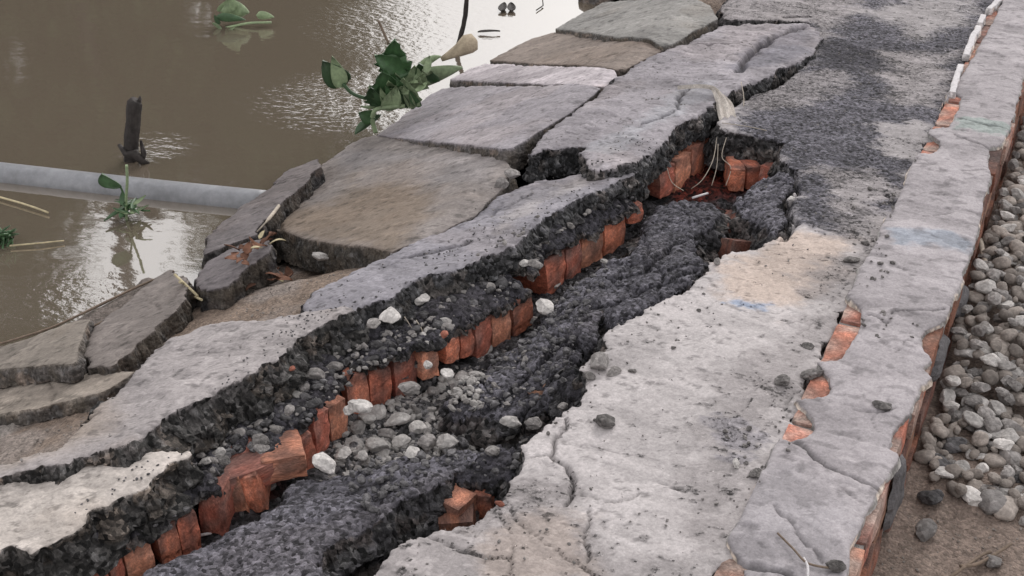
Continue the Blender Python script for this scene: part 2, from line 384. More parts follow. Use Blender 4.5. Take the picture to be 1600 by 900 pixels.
# ---- loose black rubble that fills the trench
ax = np.arange(-1.75, -.5, .0055); ay = np.arange(1.0, 4.7, .0065)
X, Y = np.meshgrid(ax, ay, indexing='ij'); x, y = X.ravel(), Y.ravel()
def rub_z(x, y):
    return -.175+.02*fbm(x/.12, y/.12, 0, 3, 15)
f1, f2, ci = worley(x/.045, y/.045, None, 3); f3, f4, cj = worley(x/.018, y/.018, None, 4)
z = rub_z(x, y)+.022*(.6-f1)*(.3+ci)+.008*(.5-f3)-.12*sm(-1.6, -1.75, x)
redz = [([(660, 840), (700, 770), (760, 740), (800, 760), (790, 800), (740, 830)]), ([(850, 650), (850, 600), (890, 570), (915, 600), (900, 640)]),
        ([(1080, 360), (1120, 320), (1170, 330), (1180, 380), (1120, 400)]), ([(1030, 290), (1120, 230), (1220, 240), (1170, 300), (1060, 320)]),
        ([(330, 720), (480, 640), (500, 690), (380, 800), (300, 830)])]
cb = np.tile(np.array([.045, .043, .047]), (len(x), 1))*(.6+1.1*cj[:, None])
for rz in redz:
    m = sm(.03, -.04, sdf(x, y, P(rz, -.17))+.03*fbm(x/.05, y/.05, 0, 3, 44))[:, None]; cb = cb*(1-m)+srgb(140, 62, 50)*.5*(.5+ci[:, None])*m
gz = sm(.04, -.04, sdf(x, y, P([(500, 720), (540, 640), (640, 590), (700, 570), (760, 590), (800, 650), (800, 700), (700, 720)], -.16))+.03*fbm(x/.05, y/.05, 0, 3, 45))[:, None]
cb = cb*(1-gz)+srgb(120, 118, 120)*.6*(.6+.8*cj[:, None])*gz
nx_, ny_ = len(ax), len(ay); I, J = np.meshgrid(np.arange(nx_-1), np.arange(ny_-1), indexing='ij'); I, J = I.ravel(), J.ravel()
Q = np.stack([I*ny_+J, (I+1)*ny_+J, (I+1)*ny_+J+1, I*ny_+J+1], 1)
me = mesh_np('rubble', np.stack([x, y, z], 1), Q.ravel(), np.full(len(Q), 4), [M_FACE], cb, smooth=False)
tag(link(bpy.data.objects.new('rubble', me)), 'crumbled black asphalt and brick dust filling the floor of the long crack', 'rubble', kind='stuff')
SURF.append((np.array([[-1.7, 1.0], [-.5, 1.0], [-.5, 4.7], [-1.7, 4.7]]), rub_z))

# ---- water
me = bpy.data.meshes.new('water')
me.from_pydata([(-24.5, -60, -.4), (-1.9, -60, -.4), (-1.9, 200, -.4), (-24.5, 200, -.4)], [], [(0, 1, 2, 3)]); me.materials.append(M_WATER)
tag(link(bpy.data.objects.new('water', me)), 'muddy brown canal water with soft ripples and pale sky reflections', kind='structure')

# ---- the road surface right of the trench
R = P([(560, 930), (600, 872), (630, 848), (660, 834), (700, 826), (735, 815), (762, 800), (785, 775), (800, 755), (812, 735), (818, 715), (812, 690), (840, 678),
       (862, 660), (880, 640), (900, 630), (915, 610), (912, 590), (905, 575), (925, 560), (945, 545), (945, 520), (965, 505), (1000, 490), (1045, 465), (1080, 445),
       (1100, 425), (1112, 405), (1150, 392), (1190, 382), (1215, 368), (1240, 350), (1232, 325), (1235, 305), (1250, 290), (1245, 265), (1215, 245), (1228, 222), (1190, 212),
       (1130, 205), (1122, 190), (1135, 178), (1150, 165), (1170, 155), (1210, 138), (1240, 118), (1265, 95), (1276, 62), (1266, 34), (1135, 30), (1125, 8)], 0)[:, :2]
vv = lambda a, b: at(a, b, 0)[1]
EXP = [(vv(1105, 930), vv(1130, 868)), (vv(1240, 690), vv(1262, 645)), (vv(1272, 628), vv(1300, 590)), (vv(1308, 572), vv(1345, 482)), (vv(1462, 248), vv(1472, 222)), (vv(1478, 205), vv(1498, 150))]
redge = [[-.392, .9]]
for a_, b_ in EXP: redge += [[-.392, a_-.01], [-.428, a_+.02], [-.420, (a_+b_)/2], [-.425, b_-.02], [-.392, b_+.01]]
redge += [[-.395, 4.3], [-.42, 4.6], [-.42, 12]]
R = np.concatenate([R, [[-1.45, 6.6], [-1.45, 12]], redge[::-1], [[-1.1, .9]]])
ROADZ = lambda x, y: np.zeros_like(np.asarray(x, float))+.004*np.sin(np.asarray(x)*5+1)
RZ = [  # worn and dusty areas of the carriageway
    ([(1125, 205), (1170, 150), (1265, 95), (1280, 60), (1250, 30), (1130, 30), (1100, -40), (1700, -300), (1570, 0), (1470, 240), (1400, 330), (1330, 370), (1240, 350), (1215, 245)], C_ASP, .05, 1),
    ([(1120, 35), (1260, 38), (1290, 60), (1330, 20), (1400, -40), (1100, -60)], C_MID*.95, .05, .8),
    ([(1330, 20), (1420, 0), (1520, 0), (1510, 40), (1440, 60), (1400, 40)], C_CEM*.75, .06, .8),
    ([(1270, 60), (1440, 80), (1480, 110), (1420, 130), (1280, 100)], C_DK, .05, .8),
    ([(1380, 75), (1500, 80), (1470, 170), (1380, 150)], C_MID, .05, .75),
    ([(1160, 140), (1230, 115), (1320, 110), (1340, 130), (1240, 165), (1160, 180)], C_MID*.85, .04, .7),
    ([(1370, 200), (1430, 190), (1460, 210), (1430, 250), (1380, 240)], C_CEM*.8, .03, .8),
    ([(1280, 265), (1360, 270), (1420, 300), (1330, 320)], C_MID, .03, .8),
    ([(1130, 400), (1240, 360), (1330, 370), (1340, 400), (1290, 450), (1200, 480), (1110, 460), (1110, 420)], C_BEI, .04, .9),
    ([(1260, 400), (1370, 400), (1350, 450), (1270, 470)], C_MID*.95, .04, .75),
    ([(1150, 560), (1330, 480), (1300, 560), (1240, 640), (1190, 740), (1130, 850), (1090, 900), (1040, 800), (1100, 650)], C_MID, .05, .8),
    ([(1290, 300), (1400, 330), (1400, 380), (1360, 430), (1330, 380)], C_MID*.8, .03, .7),
    ([(560, 930), (620, 850), (700, 825), (760, 800), (830, 740), (900, 760), (930, 830), (900, 930)], C_MID*.85, .03, .85),
    ([(760, 870), (860, 800), (930, 840), (900, 930), (760, 940)], C_BEI*.85, .04, .5),
    ([(930, 870), (1050, 880), (1090, 850), (1120, 900), (900, 930)], C_MID*.9, .03, .6),
    ([(1143, 473), (1160, 468), (1190, 472), (1186, 480), (1165, 484), (1148, 482)], srgb(110, 148, 190)*.8, .012, .5),
    ([(900, 600), (1010, 580), (1080, 600), (1000, 640), (940, 650)], C_CEM*1.08, .05, .6),
    ([(1090, 640), (1150, 650), (1200, 680), (1180, 710), (1110, 700)], C_ASP*1.3, .012, .55),
]
def road_col(x, y):
    c = zones(x, y, C_CEM, RZ, 200, .055); c = c*(1+.07*(RNG.rand(len(x))[:, None]-.5)*2)
    st = fbm(x/.5, y/.16, 0, 6, 310, .62)[:, None]; c = c*(1+.11*st)
    sp_ = sm(.58, .70, fbm(x/.022, y/.014, 0, 3, 320))[:, None]; c = c*(1-.4*sp_)
    lt = sm(.25, .38, fbm(x/.035, y/.02, 0, 5, 330, .65))[:, None]; c = c*(1+.30*lt*(c.mean(1) < .28)[:, None])+.015*lt*(c.mean(1)[:, None] > .28)
    return c
RC = [([(858, 640), (882, 650), (880, 672), (866, 700), (862, 712), (885, 725), (900, 745), (890, 770), (880, 785)], .0045, .022),
      ([(905, 770), (940, 780), (980, 778), (1000, 772)], .003, .006), ([(922, 795), (920, 840), (916, 885), (940, 900)], .0035, .010),
      ([(862, 708), (830, 712), (815, 712)], .003, .010), ([(800, 800), (850, 850), (915, 885)], .003, .006),
      ([(1020, 745), (1045, 755), (1075, 768)], .003, .005), ([(960, 560), (1000, 530), (1060, 520)], .002, .003),
      ([(1225, 640), (1240, 610), (1300, 560)], .003, .006), ([(1165, 800), (1190, 770), (1215, 700)], .004, .008),
      ([(1225, 28), (1265, 28)], .010, .03), ([(1330, 420), (1300, 470), (1250, 520)], .0025, .004),
      ([(1240, 262), (1250, 300), (1230, 312), (1245, 345), (1225, 372)], .007, .03), ([(1385, 300), (1410, 330), (1375, 370), (1380, 410)], .006, .012),
      ([(660, 835), (720, 860), (800, 870)], .003, .008), ([(780, 800), (800, 850), (790, 900)], .0025, .006)]
aggmask = lambda x, y: .2+2.2*sm(.30, .10, zones(x, y, C_CEM, RZ, 200, .055).mean(1))
road = plate('road', R, ROADZ, .12, .0052, .010, .0025, .0020, .008, road_col, (.05, .048, .05), .03, .014, RC, 1, M_CONC, M_FACE, m3=.20, aggf=aggmask, flake=.0014, pits=.002)
tag(road, 'pale dusty cement road surface, worn to grey asphalt further back', kind='structure')

# rough aggregate skin where the cement film is gone is in the mesh itself; broken crust left of the trench
def crust_col(base, extra=(), seed=0):
    def f(x, y):
        c = zones(x, y, base, list(extra), seed)
        c = c*(1+.22*fbm(x/.3, y/.3, 0, 6, seed+1, .6)[:, None]); bs = sm(.1, .55, fbm(x/.25, y/.25, 0, 5, seed+6))[:, None]*.25; c = c*(1-bs)+c*np.array([.92, .82, .72])*bs
        s_ = sm(.42, .55, fbm(x/.020, y/.016, 0, 4, seed+2, .65))[:, None]; c = c*(1-.4*s_); c = c*(1+.10*(RNG.rand(len(x))[:, None]-.5)*2)
        l_ = sm(.38, .5, fbm(x/.04, y/.03, 0, 5, seed+3, .65))[:, None]; return c*(1+.2*l_)
    return f
def Tz(pts): pw = P(pts); return pw, fit(pw)

pw, zf = Tz([(-60, 762, -.02), (0, 746, -.0), (60, 736, .0), (100, 724, .01), (150, 717, .02), (200, 710, .02), (250, 702, .03), (290, 698, .035), (303, 706, .035), (287, 716, .035), (262, 724, .035),
             (256, 738, .035), (240, 742, .035), (232, 758, .035), (205, 768, .035), (186, 770, .035), (168, 784, .035), (140, 790, .035), (136, 812, .035), (112, 826, .035), (92, 838, .035), (60, 855, .03),
             (38, 864, .03), (22, 850, .03), (10, 838, .03), (0, 848, .03), (-60, 900, .02)])
o = plate('asphalt_crust', pw[:, :2], zf, .095, .0048, .008, .004, .001, .006, crust_col(srgb(196, 188, 182)*.8, (), 31), (.055, .052, .05), .028, .018, (), 31, M_CONC, flake=.0025, pits=.003)
tag(o, 'pale cement-faced crust slab with crumbled black edge, nearest at bottom left', 'road slab', 'broken crust slabs along the crack')

pw, zf = Tz([(-60, 742, .03), (20, 728, .04), (95, 720, .05), (150, 706, .05), (190, 698, .05), (225, 688, .05), (250, 668, .05), (262, 655, .05), (290, 640, .05), (320, 622, .05), (345, 606, .05),
             (370, 596, .05), (395, 582, .05), (405, 566, .05), (430, 558, .05), (448, 545, .05), (460, 522, .05), (480, 506, .05), (520, 490, .05), (556, 478, .05), (520, 470, .045), (475, 474, .03), (400, 490, .0),
             (322, 507, -.04), (275, 525, -.05), (241, 545, -.05), (218, 582, -.03), (185, 615, -.02), (150, 648, -.01), (125, 675, .0), (88, 700, .02), (20, 712, .02), (-60, 722, .02)])
o = plate('asphalt_crust', pw[:, :2], zf, .17, .005, .009, .006, .001, .008, crust_col(srgb(166, 160, 160)*.8, [([(-80, 750), (-80, 640), (100, 640), (170, 620), (170, 700), (80, 730)], srgb(160, 148, 138)*.8, .08, .9)], 41), (.058, .055, .053), .06, .026,
          [([(100, 672), (125, 660), (148, 652)], .006, .02), ([(300, 560), (330, 550), (380, 545)], .003, .004)], 41, M_CONC, flake=.0025, pits=.003)
tag(o, 'long grey crust slab with thick rough black underside, left of the brick row', 'road slab', 'broken crust slabs along the crack')

pw, zf = Tz([(474, 500, .045), (520, 489, .045), (563, 476, .04), (610, 468, .04), (633, 448, .04), (664, 430, .04), (723, 418, .04), (750, 402, .04), (797, 383, .04), (818, 370, .04), (824, 354, .04), (857, 330, .04),
             (880, 312, .04), (915, 298, .04), (960, 275, .04), (1000, 262, .03), (1000, 250, .02), (930, 262, .0), (900, 272, -.01), (850, 278, -.02), (800, 295, -.03), (780, 306, -.03), (745, 335, -.02), (700, 358, -.02), (650, 378, -.02), (600, 400, -.01), (540, 424, .0), (500, 445, .0), (472, 470, .01)])
o = plate('asphalt_crust', pw[:, :2], zf, .09, .005, .010, .006, .0018, .010, crust_col(srgb(156, 153, 160)*.8, [([(800, 300), (900, 275), (960, 280), (860, 320), (780, 370)], C_CEM*.85, .03, .7), ([(740, 330), (800, 290), (900, 270), (900, 285), (800, 330)], C_ASP*1.1, .03, .6)], 51), (.05, .05, .053), .022, .016,
          [([(632, 410), (670, 402), (720, 392), (735, 386)], .007, .018), ([(735, 345), (770, 330), (830, 300)], .004, .008), ([(600, 420), (690, 402)], .003, .006)], 51, M_CONC, flake=.0025, pits=.003)
tag(o, 'narrow grey crust slab split by a long dark crack, in the middle', 'road slab', 'broken crust slabs along the crack')

pw, zf = Tz([(824, 236, .045), (850, 208, .03), (885, 185, .02), (935, 152, .01), (965, 120, .01), (1012, 87, .01), (1052, 73, .01), (1100, 50, .01), (1135, 31, .01), (1262, 34, .01), (1276, 42, .01), (1284, 62, .01), (1270, 84, .012), (1254, 94, .02), (1210, 112, .03),
             (1160, 130, .035), (1117, 157, .045), (1090, 173, .05), (1057, 192, .05), (1030, 225, .05), (1000, 246, .05), (955, 262, .05), (925, 262, .05), (915, 240, .05), (905, 232, .05), (918, 221, .05), (880, 223, .05), (850, 229, .05)])
UZ = zf
o = plate('asphalt_crust', pw[:, :2], zf, .085, .0056, .009, .006, .0016, .010, crust_col(srgb(162, 157, 162)*.8, [([(1130, 120), (1190, 60), (1260, 45), (1262, 90), (1210, 115)], C_ASP*1.3, .03, .8), ([(1060, 145), (1120, 140), (1110, 165), (1070, 190), (950, 262), (900, 255), (1000, 210)], srgb(172, 172, 178)*.8, .02, .7)], 61), (.045, .045, .048), .015, .014,
          [([(1088, 70), (1105, 75), (1118, 71), (1142, 73)], .007, .012), ([(1152, 122), (1170, 92), (1205, 66), (1255, 42)], .020, .035), ([(1062, 190), (1060, 165), (1080, 145), (1060, 142)], .006, .02), ([(1058, 190), (1030, 205), (1005, 212)], .005, .016), ([(1000, 130), (960, 160), (900, 180)], .002, .003)], 61, M_CONC, flake=.0025, pits=.003)
tag(o, 'wide lifted grey crust slab with overhanging broken corner, upper middle', 'road slab', 'broken crust slabs along the crack')

# slumped asphalt pieces in the trench
def asp(label, pts, thick, base, seed, lump=.012, agg=.004, batter=.05, chunk=.022, sp=.0048, cracks=()):
    pw, zf = Tz(pts)
    o = plate('asphalt_chunk', pw[:, :2], zf, thick, sp, .014, lump, agg, .016, crust_col(base*1.18, (), seed), (.056, .054, .058), batter, chunk, cracks, seed, M_ASPH, flake=.003, frac=.003 if seed == 71 else .010)
    return tag(o, label, 'asphalt chunk', 'slumped asphalt lying in the crack')
asp('big dark grey asphalt slab sunk in the crack at the bottom, gravelly top', [(185, 925, -.09), (350, 823, -.08), (402, 802, -.08), (439, 781, -.08), (453, 752, -.08), (477, 745, -.08), (535, 729, -.075), (590, 719, -.07), (652, 715, -.06), (694, 706, -.05),
     (728, 702, -.04), (742, 712, -.03), (722, 730, -.03), (700, 740, -.03), (680, 755, -.03), (645, 769, -.03), (611, 786, -.03), (587, 803, -.03), (556, 817, -.03), (508, 844, -.03), (498, 867, -.03), (495, 925, -.03)], .12, C_ASP*1.0, 71, .007, .005, .045, .018, .0044)
asp('small black asphalt lump beside the red hole', [(706, 722, -.04), (730, 704, -.04), (770, 692, -.04), (800, 694, -.04), (812, 708, -.04), (815, 730, -.04), (795, 742, -.04), (760, 744, -.04), (725, 744, -.04), (702, 738, -.04)], .05, C_DK*.9, 81, batter=.0, chunk=.012)
asp('tilted dark asphalt slab between the bricks and the pale road', [(700, 610, -.12), (735, 582, -.11), (770, 552, -.10), (800, 536, -.09), (850, 502, -.08), (880, 484, -.08), (915, 478, -.07), (940, 488, -.06), (936, 506, -.05), (928, 522, -.05), (905, 535, -.05), (893, 560, -.05), (885, 590, -.06), (870, 610, -.08), (850, 640, -.10), (810, 650, -.11), (750, 648, -.12), (705, 640, -.12)], .1, C_ASP*.85, 91, .007, .006,
    cracks=[([(780, 570), (830, 540), (870, 500), (905, 488)], .01, .03), ([(790, 600), (850, 560), (900, 520)], .008, .02), ([(880, 484), (925, 510)], .008, .03)])
asp('large crumpled asphalt slab sagging in the middle of the crack', [(835, 505, -.09), (858, 480, -.09), (880, 455, -.09), (915, 432, -.09), (955, 412, -.09), (990, 400, -.08), (1000, 365, -.08), (1005, 335, -.08), (1030, 312, -.08), (1070, 302, -.07), (1115, 308, -.06), (1128, 325, -.05), (1112, 345, -.05), (1085, 362, -.05), (1085, 392, -.05), (1108, 412, -.04), (1078, 436, -.03), (1040, 458, -.03), (1000, 480, -.03), (960, 494, -.03), (935, 486, -.05), (905, 474, -.06), (870, 490, -.08)], .1, C_ASP*.9, 101, .007, .006,
    cracks=[([(900, 450), (960, 445), (1040, 420), (1090, 400)], .010, .025), ([(960, 400), (1010, 395), (1050, 350), (1080, 340)], .012, .03), ([(930, 470), (990, 470), (1050, 440)], .008, .02)])
asp('grey asphalt fragment breaking off beside the deep hole', [(1148, 315, -.06), (1165, 295, -.05), (1190, 276, -.03), (1215, 260, -.02), (1235, 268, -.02), (1240, 290, -.015), (1225, 305, -.015), (1222, 325, -.015), (1228, 345, -.015), (1205, 362, -.015), (1190, 350, -.03), (1175, 335, -.04), (1155, 330, -.05)], .1, C_ASP*1.15, 111, .006, .003, .04, .012)
asp('black asphalt lump at the lip of the pale road', [(905, 560, -.03), (915, 575, -.03), (905, 590, -.03), (918, 605, -.03), (905, 622, -.03), (885, 612, -.05), (878, 590, -.06), (888, 568, -.05)], .1, C_DK*.6, 113)
asp('rounded black asphalt lump above the exposed bricks', [(505, 545, -.03), (540, 515, -.01), (575, 492, .0), (620, 486, .0), (650, 500, -.02), (655, 520, -.04), (630, 540, -.05), (590, 552, -.05), (545, 562, -.05), (515, 560, -.05)], .07, C_DK*.6, 121, .016, .005, .02)

def lip(label, pts, wd, seed, z=-.045, zb=-.02, thick=.018):
    f_ = np.array([at(a, b_, z) for a, b_ in pts]); t_ = f_[-1]-f_[0]; n_ = np.array([-t_[1], t_[0], 0])/np.hypot(t_[0], t_[1])
    f_ = f_+n_*.010
    pw = np.concatenate([f_, (f_+n_*wd+[0, 0, zb-z])[::-1]]); zf = fit(pw)
    o = plate('asphalt_chunk', pw[:, :2], zf, thick, .0045, .012, .014, .006, .012, crust_col(C_DK*1.0, (), seed), (.05, .046, .047), .004, .014, (), seed, M_ASPH, flake=.003, frac=.009)
    return tag(o, label, 'asphalt chunk', 'slumped asphalt lying in the crack')
lip('crumbling black asphalt bank above the nearest bricks', [(85, 902), (120, 884), (186, 856), (232, 834), (272, 812), (303, 795), (310, 770), (345, 764)], .085, 161)
lip('dark lumpy asphalt debris left of the lower bricks', [(340, 742), (352, 722), (440, 700), (450, 680), (486, 661), (508, 632), (534, 614), (540, 590), (576, 578)], .17, 151, -.05, -.045)
lip('black asphalt ledge right on top of the lower bricks', [(576, 580), (608, 566), (646, 543), (684, 538), (700, 520)], .10, 155, -.045, -.03)
lip('dark crumbling asphalt shelf over the middle bricks', [(690, 525), (738, 503), (764, 486), (795, 473), (826, 450)], .17, 131, -.045, .0)
lip('ragged black asphalt rim under the middle crust slab', [(838, 425), (850, 408), (880, 388), (905, 370), (940, 345), (975, 325), (1003, 312)], .09, 141, -.04, .0)

# ---- concrete slabs of the bank
def bank(off): return lambda x, y: zbank(x)+off
def slab(label, pts, off, base, seed, thick=.075, cracks=(), extra=(), tilt=(0, 0), rag=.002, side=(.10, .09, .085), name='concrete_slab', group='concrete slabs facing the canal bank', cat='concrete slab'):
    b = bank(off); pw = np.array([at(p[0], p[1], b) for p in pts]); c = pw.mean(0)
    zf = lambda x, y: zbank(x)+off+tilt[0]*(np.asarray(x)-c[0])+tilt[1]*(np.asarray(y)-c[1])
    ex = [([tuple(list(at(p[0], p[1], b))+[0]) for p in pl], a1, a2, a3) for pl, a1, a2, a3 in extra]
    ck = [([at(p[0], p[1], b) for p in pl], a1, a2) for pl, a1, a2 in cracks]
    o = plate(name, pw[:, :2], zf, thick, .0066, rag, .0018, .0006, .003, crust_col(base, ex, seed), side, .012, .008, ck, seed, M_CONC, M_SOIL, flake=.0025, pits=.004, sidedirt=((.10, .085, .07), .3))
    return tag(o, label, cat, group)
slab('brownish mossy concrete bank slab, nearest and largest', [(408, 352), (414, 338), (430, 325), (455, 303), (482, 280), (508, 252), (545, 218), (592, 210), (650, 220), (720, 232), (784, 243), (800, 262), (788, 290), (770, 306), (745, 334), (700, 357), (655, 378), (612, 393), (587, 387), (528, 380), (478, 371), (443, 361)], -.01,
     srgb(140, 133, 130)*.8, 171, .10, [([(430, 330), (436, 350), (443, 361)], .006, .012)], [([(420, 360), (430, 320), (520, 320), (560, 260), (640, 250), (680, 330), (610, 390), (500, 380)], srgb(128, 114, 100)*.8, .06, .8), ([(520, 240), (700, 235), (780, 250), (760, 290), (560, 290)], srgb(150, 146, 148)*.8, .05, .5)], side=(.05, .045, .04))
slab('grey concrete bank slab beside the water plants', [(588, 205), (605, 193), (640, 166), (665, 146), (690, 130), (760, 130), (850, 134), (925, 139), (938, 143), (915, 162), (890, 182), (860, 200), (830, 217), (800, 236), (785, 237), (740, 229), (690, 221), (640, 213)], .012, srgb(160, 155, 160)*.8, 181, .08, [([(722, 178), (750, 178)], .004, .005)], tilt=(.03, .0))
slab('whitish narrow concrete bank slab', [(703, 123), (735, 106), (760, 98), (860, 103), (960, 110), (965, 118), (944, 135), (925, 135), (850, 130), (760, 126)], .0, srgb(196, 188, 192)*.8, 191)
slab('tan-brown concrete bank slab behind the whitish one', [(765, 93), (800, 75), (830, 60), (866, 50), (905, 53), (960, 62), (1042, 75), (1015, 88), (978, 106), (960, 107), (860, 100)], .0, srgb(150, 138, 130)*.8, 201)
slab('grey-green concrete bank slab near the top', [(868, 44), (905, 22), (945, 2), (1000, -2), (1110, 8), (1122, 28), (1090, 44), (1050, 68), (1036, 71), (960, 57), (905, 48)], .02, srgb(150, 148, 145)*.8, 211)
def farslab(v0, v1, seed, rgb, label):
    pw = np.array([[-2.5, v0], [-1.5, v0-.03], [-1.47, v1-.04], [-2.5, v1-.01]])
    o = plate('concrete_slab', pw, lambda x, y: zbank(x)+0.0, .08, .012, .005, .003, 0, .004, crust_col(rgb, (), seed), (.1, .09, .085), .01, .006, (), seed, M_CONC, M_SOIL)
    tag(o, label, 'concrete slab', 'concrete slabs facing the canal bank')
farslab(6.12, 7.0, 221, srgb(160, 157, 158)*.8, 'pale grey concrete bank slab cut off by the top edge of the view')
farslab(7.03, 7.9, 222, srgb(150, 146, 145)*.8, 'farther grey concrete bank slab beyond the top of the view')
# broken kerb blocks along the water
blk = dict(name='concrete_block', group='broken concrete blocks at the water edge', cat='concrete block')
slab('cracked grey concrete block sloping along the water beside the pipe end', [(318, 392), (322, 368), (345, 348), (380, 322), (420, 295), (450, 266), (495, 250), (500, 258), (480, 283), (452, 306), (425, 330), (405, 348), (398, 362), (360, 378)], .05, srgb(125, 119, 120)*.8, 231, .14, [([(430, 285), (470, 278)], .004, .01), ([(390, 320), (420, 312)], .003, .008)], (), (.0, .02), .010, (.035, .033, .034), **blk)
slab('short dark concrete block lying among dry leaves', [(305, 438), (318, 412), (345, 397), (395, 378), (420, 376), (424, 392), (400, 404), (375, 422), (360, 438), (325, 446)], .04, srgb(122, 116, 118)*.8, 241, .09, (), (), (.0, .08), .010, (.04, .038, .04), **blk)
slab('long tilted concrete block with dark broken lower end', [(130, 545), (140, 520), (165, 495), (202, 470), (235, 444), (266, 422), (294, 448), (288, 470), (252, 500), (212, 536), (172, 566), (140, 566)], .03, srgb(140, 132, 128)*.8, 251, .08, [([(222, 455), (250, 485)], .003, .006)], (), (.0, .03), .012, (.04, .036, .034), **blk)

slab('thin muddy concrete slab lying flat at the left edge, below the tilted block', [(-60, 592), (40, 574), (130, 580), (212, 580), (160, 612), (60, 636), (-60, 652)], .0, srgb(160, 150, 140)*.8, 261, .04, [([(60, 580), (90, 610), (80, 632)], .003, .008)], cat='concrete slab', group='broken concrete blocks at the water edge')
slab('dirty broken concrete slab at the waterline on the far left', [(-60, 556), (40, 528), (118, 500), (140, 498), (122, 540), (118, 566), (40, 570), (-60, 584)], .055, srgb(140, 132, 124)*.8, 263, .05, cat='concrete slab', group='broken concrete blocks at the water edge')

# ---- bricks
def brick_mesh(L=.21, T=.068, Hh=.11, seed=0, tone=0, sx=6, sy=5, sz=7, dirty=False, dusty=0):
    # x: length into the wall, y: along the wall, z: height; origin at the top of the exposed face
    pts = {}; V = []; Fc = []
    def vid(i, j, k):
        if (i, j, k) not in pts:
            pts[(i, j, k)] = len(V); V.append((i/sx, j/sy, k/sz))
        return pts[(i, j, k)]
    for i in range(sx):
        for j in range(sy):
            Fc.append([vid(i, j, 0), vid(i, j+1, 0), vid(i+1, j+1, 0), vid(i+1, j, 0)]); Fc.append([vid(i, j, sz), vid(i+1, j, sz), vid(i+1, j+1, sz), vid(i, j+1, sz)])
        for k in range(sz):
            Fc.append([vid(i, 0, k), vid(i+1, 0, k), vid(i+1, 0, k+1), vid(i, 0, k+1)]); Fc.append([vid(i, sy, k), vid(i, sy, k+1), vid(i+1, sy, k+1), vid(i+1, sy, k)])
    for j in range(sy):
        for k in range(sz):
            Fc.append([vid(0, j, k), vid(0, j, k+1), vid(0, j+1, k+1), vid(0, j+1, k)]); Fc.append([vid(sx, j, k), vid(sx, j+1, k), vid(sx, j+1, k+1), vid(sx, j, k+1)])
    V = np.array(V); D = np.array([L, T, Hh]); p = (V-.5)*D
    # round the arrises
    r = .0045; h = D/2-r; q = np.clip(p, -h, h); dd = p-q; ln = np.linalg.norm(dd, axis=1, keepdims=True)+1e-9
    p = q+dd/ln*np.minimum(ln, r)
    n = p/np.linalg.norm(p, axis=1, keepdims=True)
    a = fbm(p[:, 0]/.05+seed*3.3, p[:, 1]/.05, p[:, 2]/.05, 3, seed); p = p+n*(.003*a+.0035*np.minimum(0, fbm(p[:, 0]/.022+seed, p[:, 1]/.022, p[:, 2]/.022, 2, seed+3)))[:, None]
    corner = (np.abs(V-.5).sum(1) > 1.15); p[corner] *= (1-.05*RNG.rand(corner.sum()))[:, None]
    b = ([srgb(200, 124, 98), srgb(188, 112, 90), srgb(168, 100, 84), srgb(204, 140, 114)][tone % 4]*(.5 if dirty else .92)*(np.array([.85, 1.05, 1.1]) if dirty else 1))
    c = np.tile(b, (len(p), 1))*(1+.2*a[:, None])
    s_ = sm(.0, .55, fbm(p[:, 0]/.04, p[:, 1]/.04+seed, p[:, 2]/.03, 3, seed+5))[:, None]*.75
    soot = (sm(.20*Hh, .5*Hh, p[:, 2]+.03*a)*sm(-.5, .3, fbm(p[:, 1]/.06+seed*2, p[:, 0]/.06, 0, 2, seed)))[:, None]*.75
    c = c*(1-s_*.55)+np.array([.24, .19, .165])*s_*.55; g_ = sm(.1, .5, fbm(p[:, 1]/.025+seed*5, p[:, 0]/.05, p[:, 2]/.07, 3, seed+8))[:, None]*.55; c = c*(1-g_)+np.array([.09, .06, .055])*g_; c = c*(1-soot)+np.array([.07, .05, .047])*soot
    if dusty:
        k_ = (dusty+.5*sm(-.1, .3, fbm(p[:, 1]/.05+seed, p[:, 0]/.03, 0, 3, seed+9)))[:, None].clip(0, .9); c = c*(1-k_)+np.array([.40, .33, .29])*k_
    return mesh_np('brick', p, np.array(Fc).ravel(), np.full(len(Fc), 4), [M_BRICK], c, smooth=False)
PUSH = .013
BM = [brick_mesh(seed=i, tone=i) for i in range(8)]
BD = [brick_mesh(.105, .222, .068, 20+i, i, dirty=True, sx=3, sy=9, sz=4) for i in range(6)]; BK = [brick_mesh(.105, .222, .068, 30+i, i, dusty=.12, sx=3, sy=9, sz=4) for i in range(6)]
wall = bpy.data.objects.new('brick_wall', None); wall.location = (-1.4, 2.2, -.18); link(wall)
tag(wall, 'buried row of orange-red bricks on edge exposed along the crack', 'brick wall')
def put_brick(A, B, zt, h=.11, tilt=0, parent=wall, lean=0, depth=.21, i=[0], zc=None, loc0=(-1.4, 2.2, -.18)):
    a = np.array(at(A[0], A[1], zt)); b = np.array(at(B[0], B[1], zt)); t = b-a; W = np.hypot(t[0], t[1]); ang = math.atan2(t[1], t[0])-math.pi/2
    o = bpy.data.objects.new('brick', BM[i[0] % 8]); i[0] += 1
    mid = (a+b)/2; a0 = 0; nrm = np.array([math.cos(ang), math.sin(ang)])     # faces right
    o.scale = (depth/.21, (W+.001)/.068, h/.11)
    o.rotation_euler = (tilt, lean, ang)
    loc = np.array([mid[0]-nrm[0]*(depth/2-PUSH), mid[1]-nrm[1]*(depth/2-PUSH), zt-h/2])
    o.location = loc-np.array(loc0); link(o, parent); return o
zt = -.062
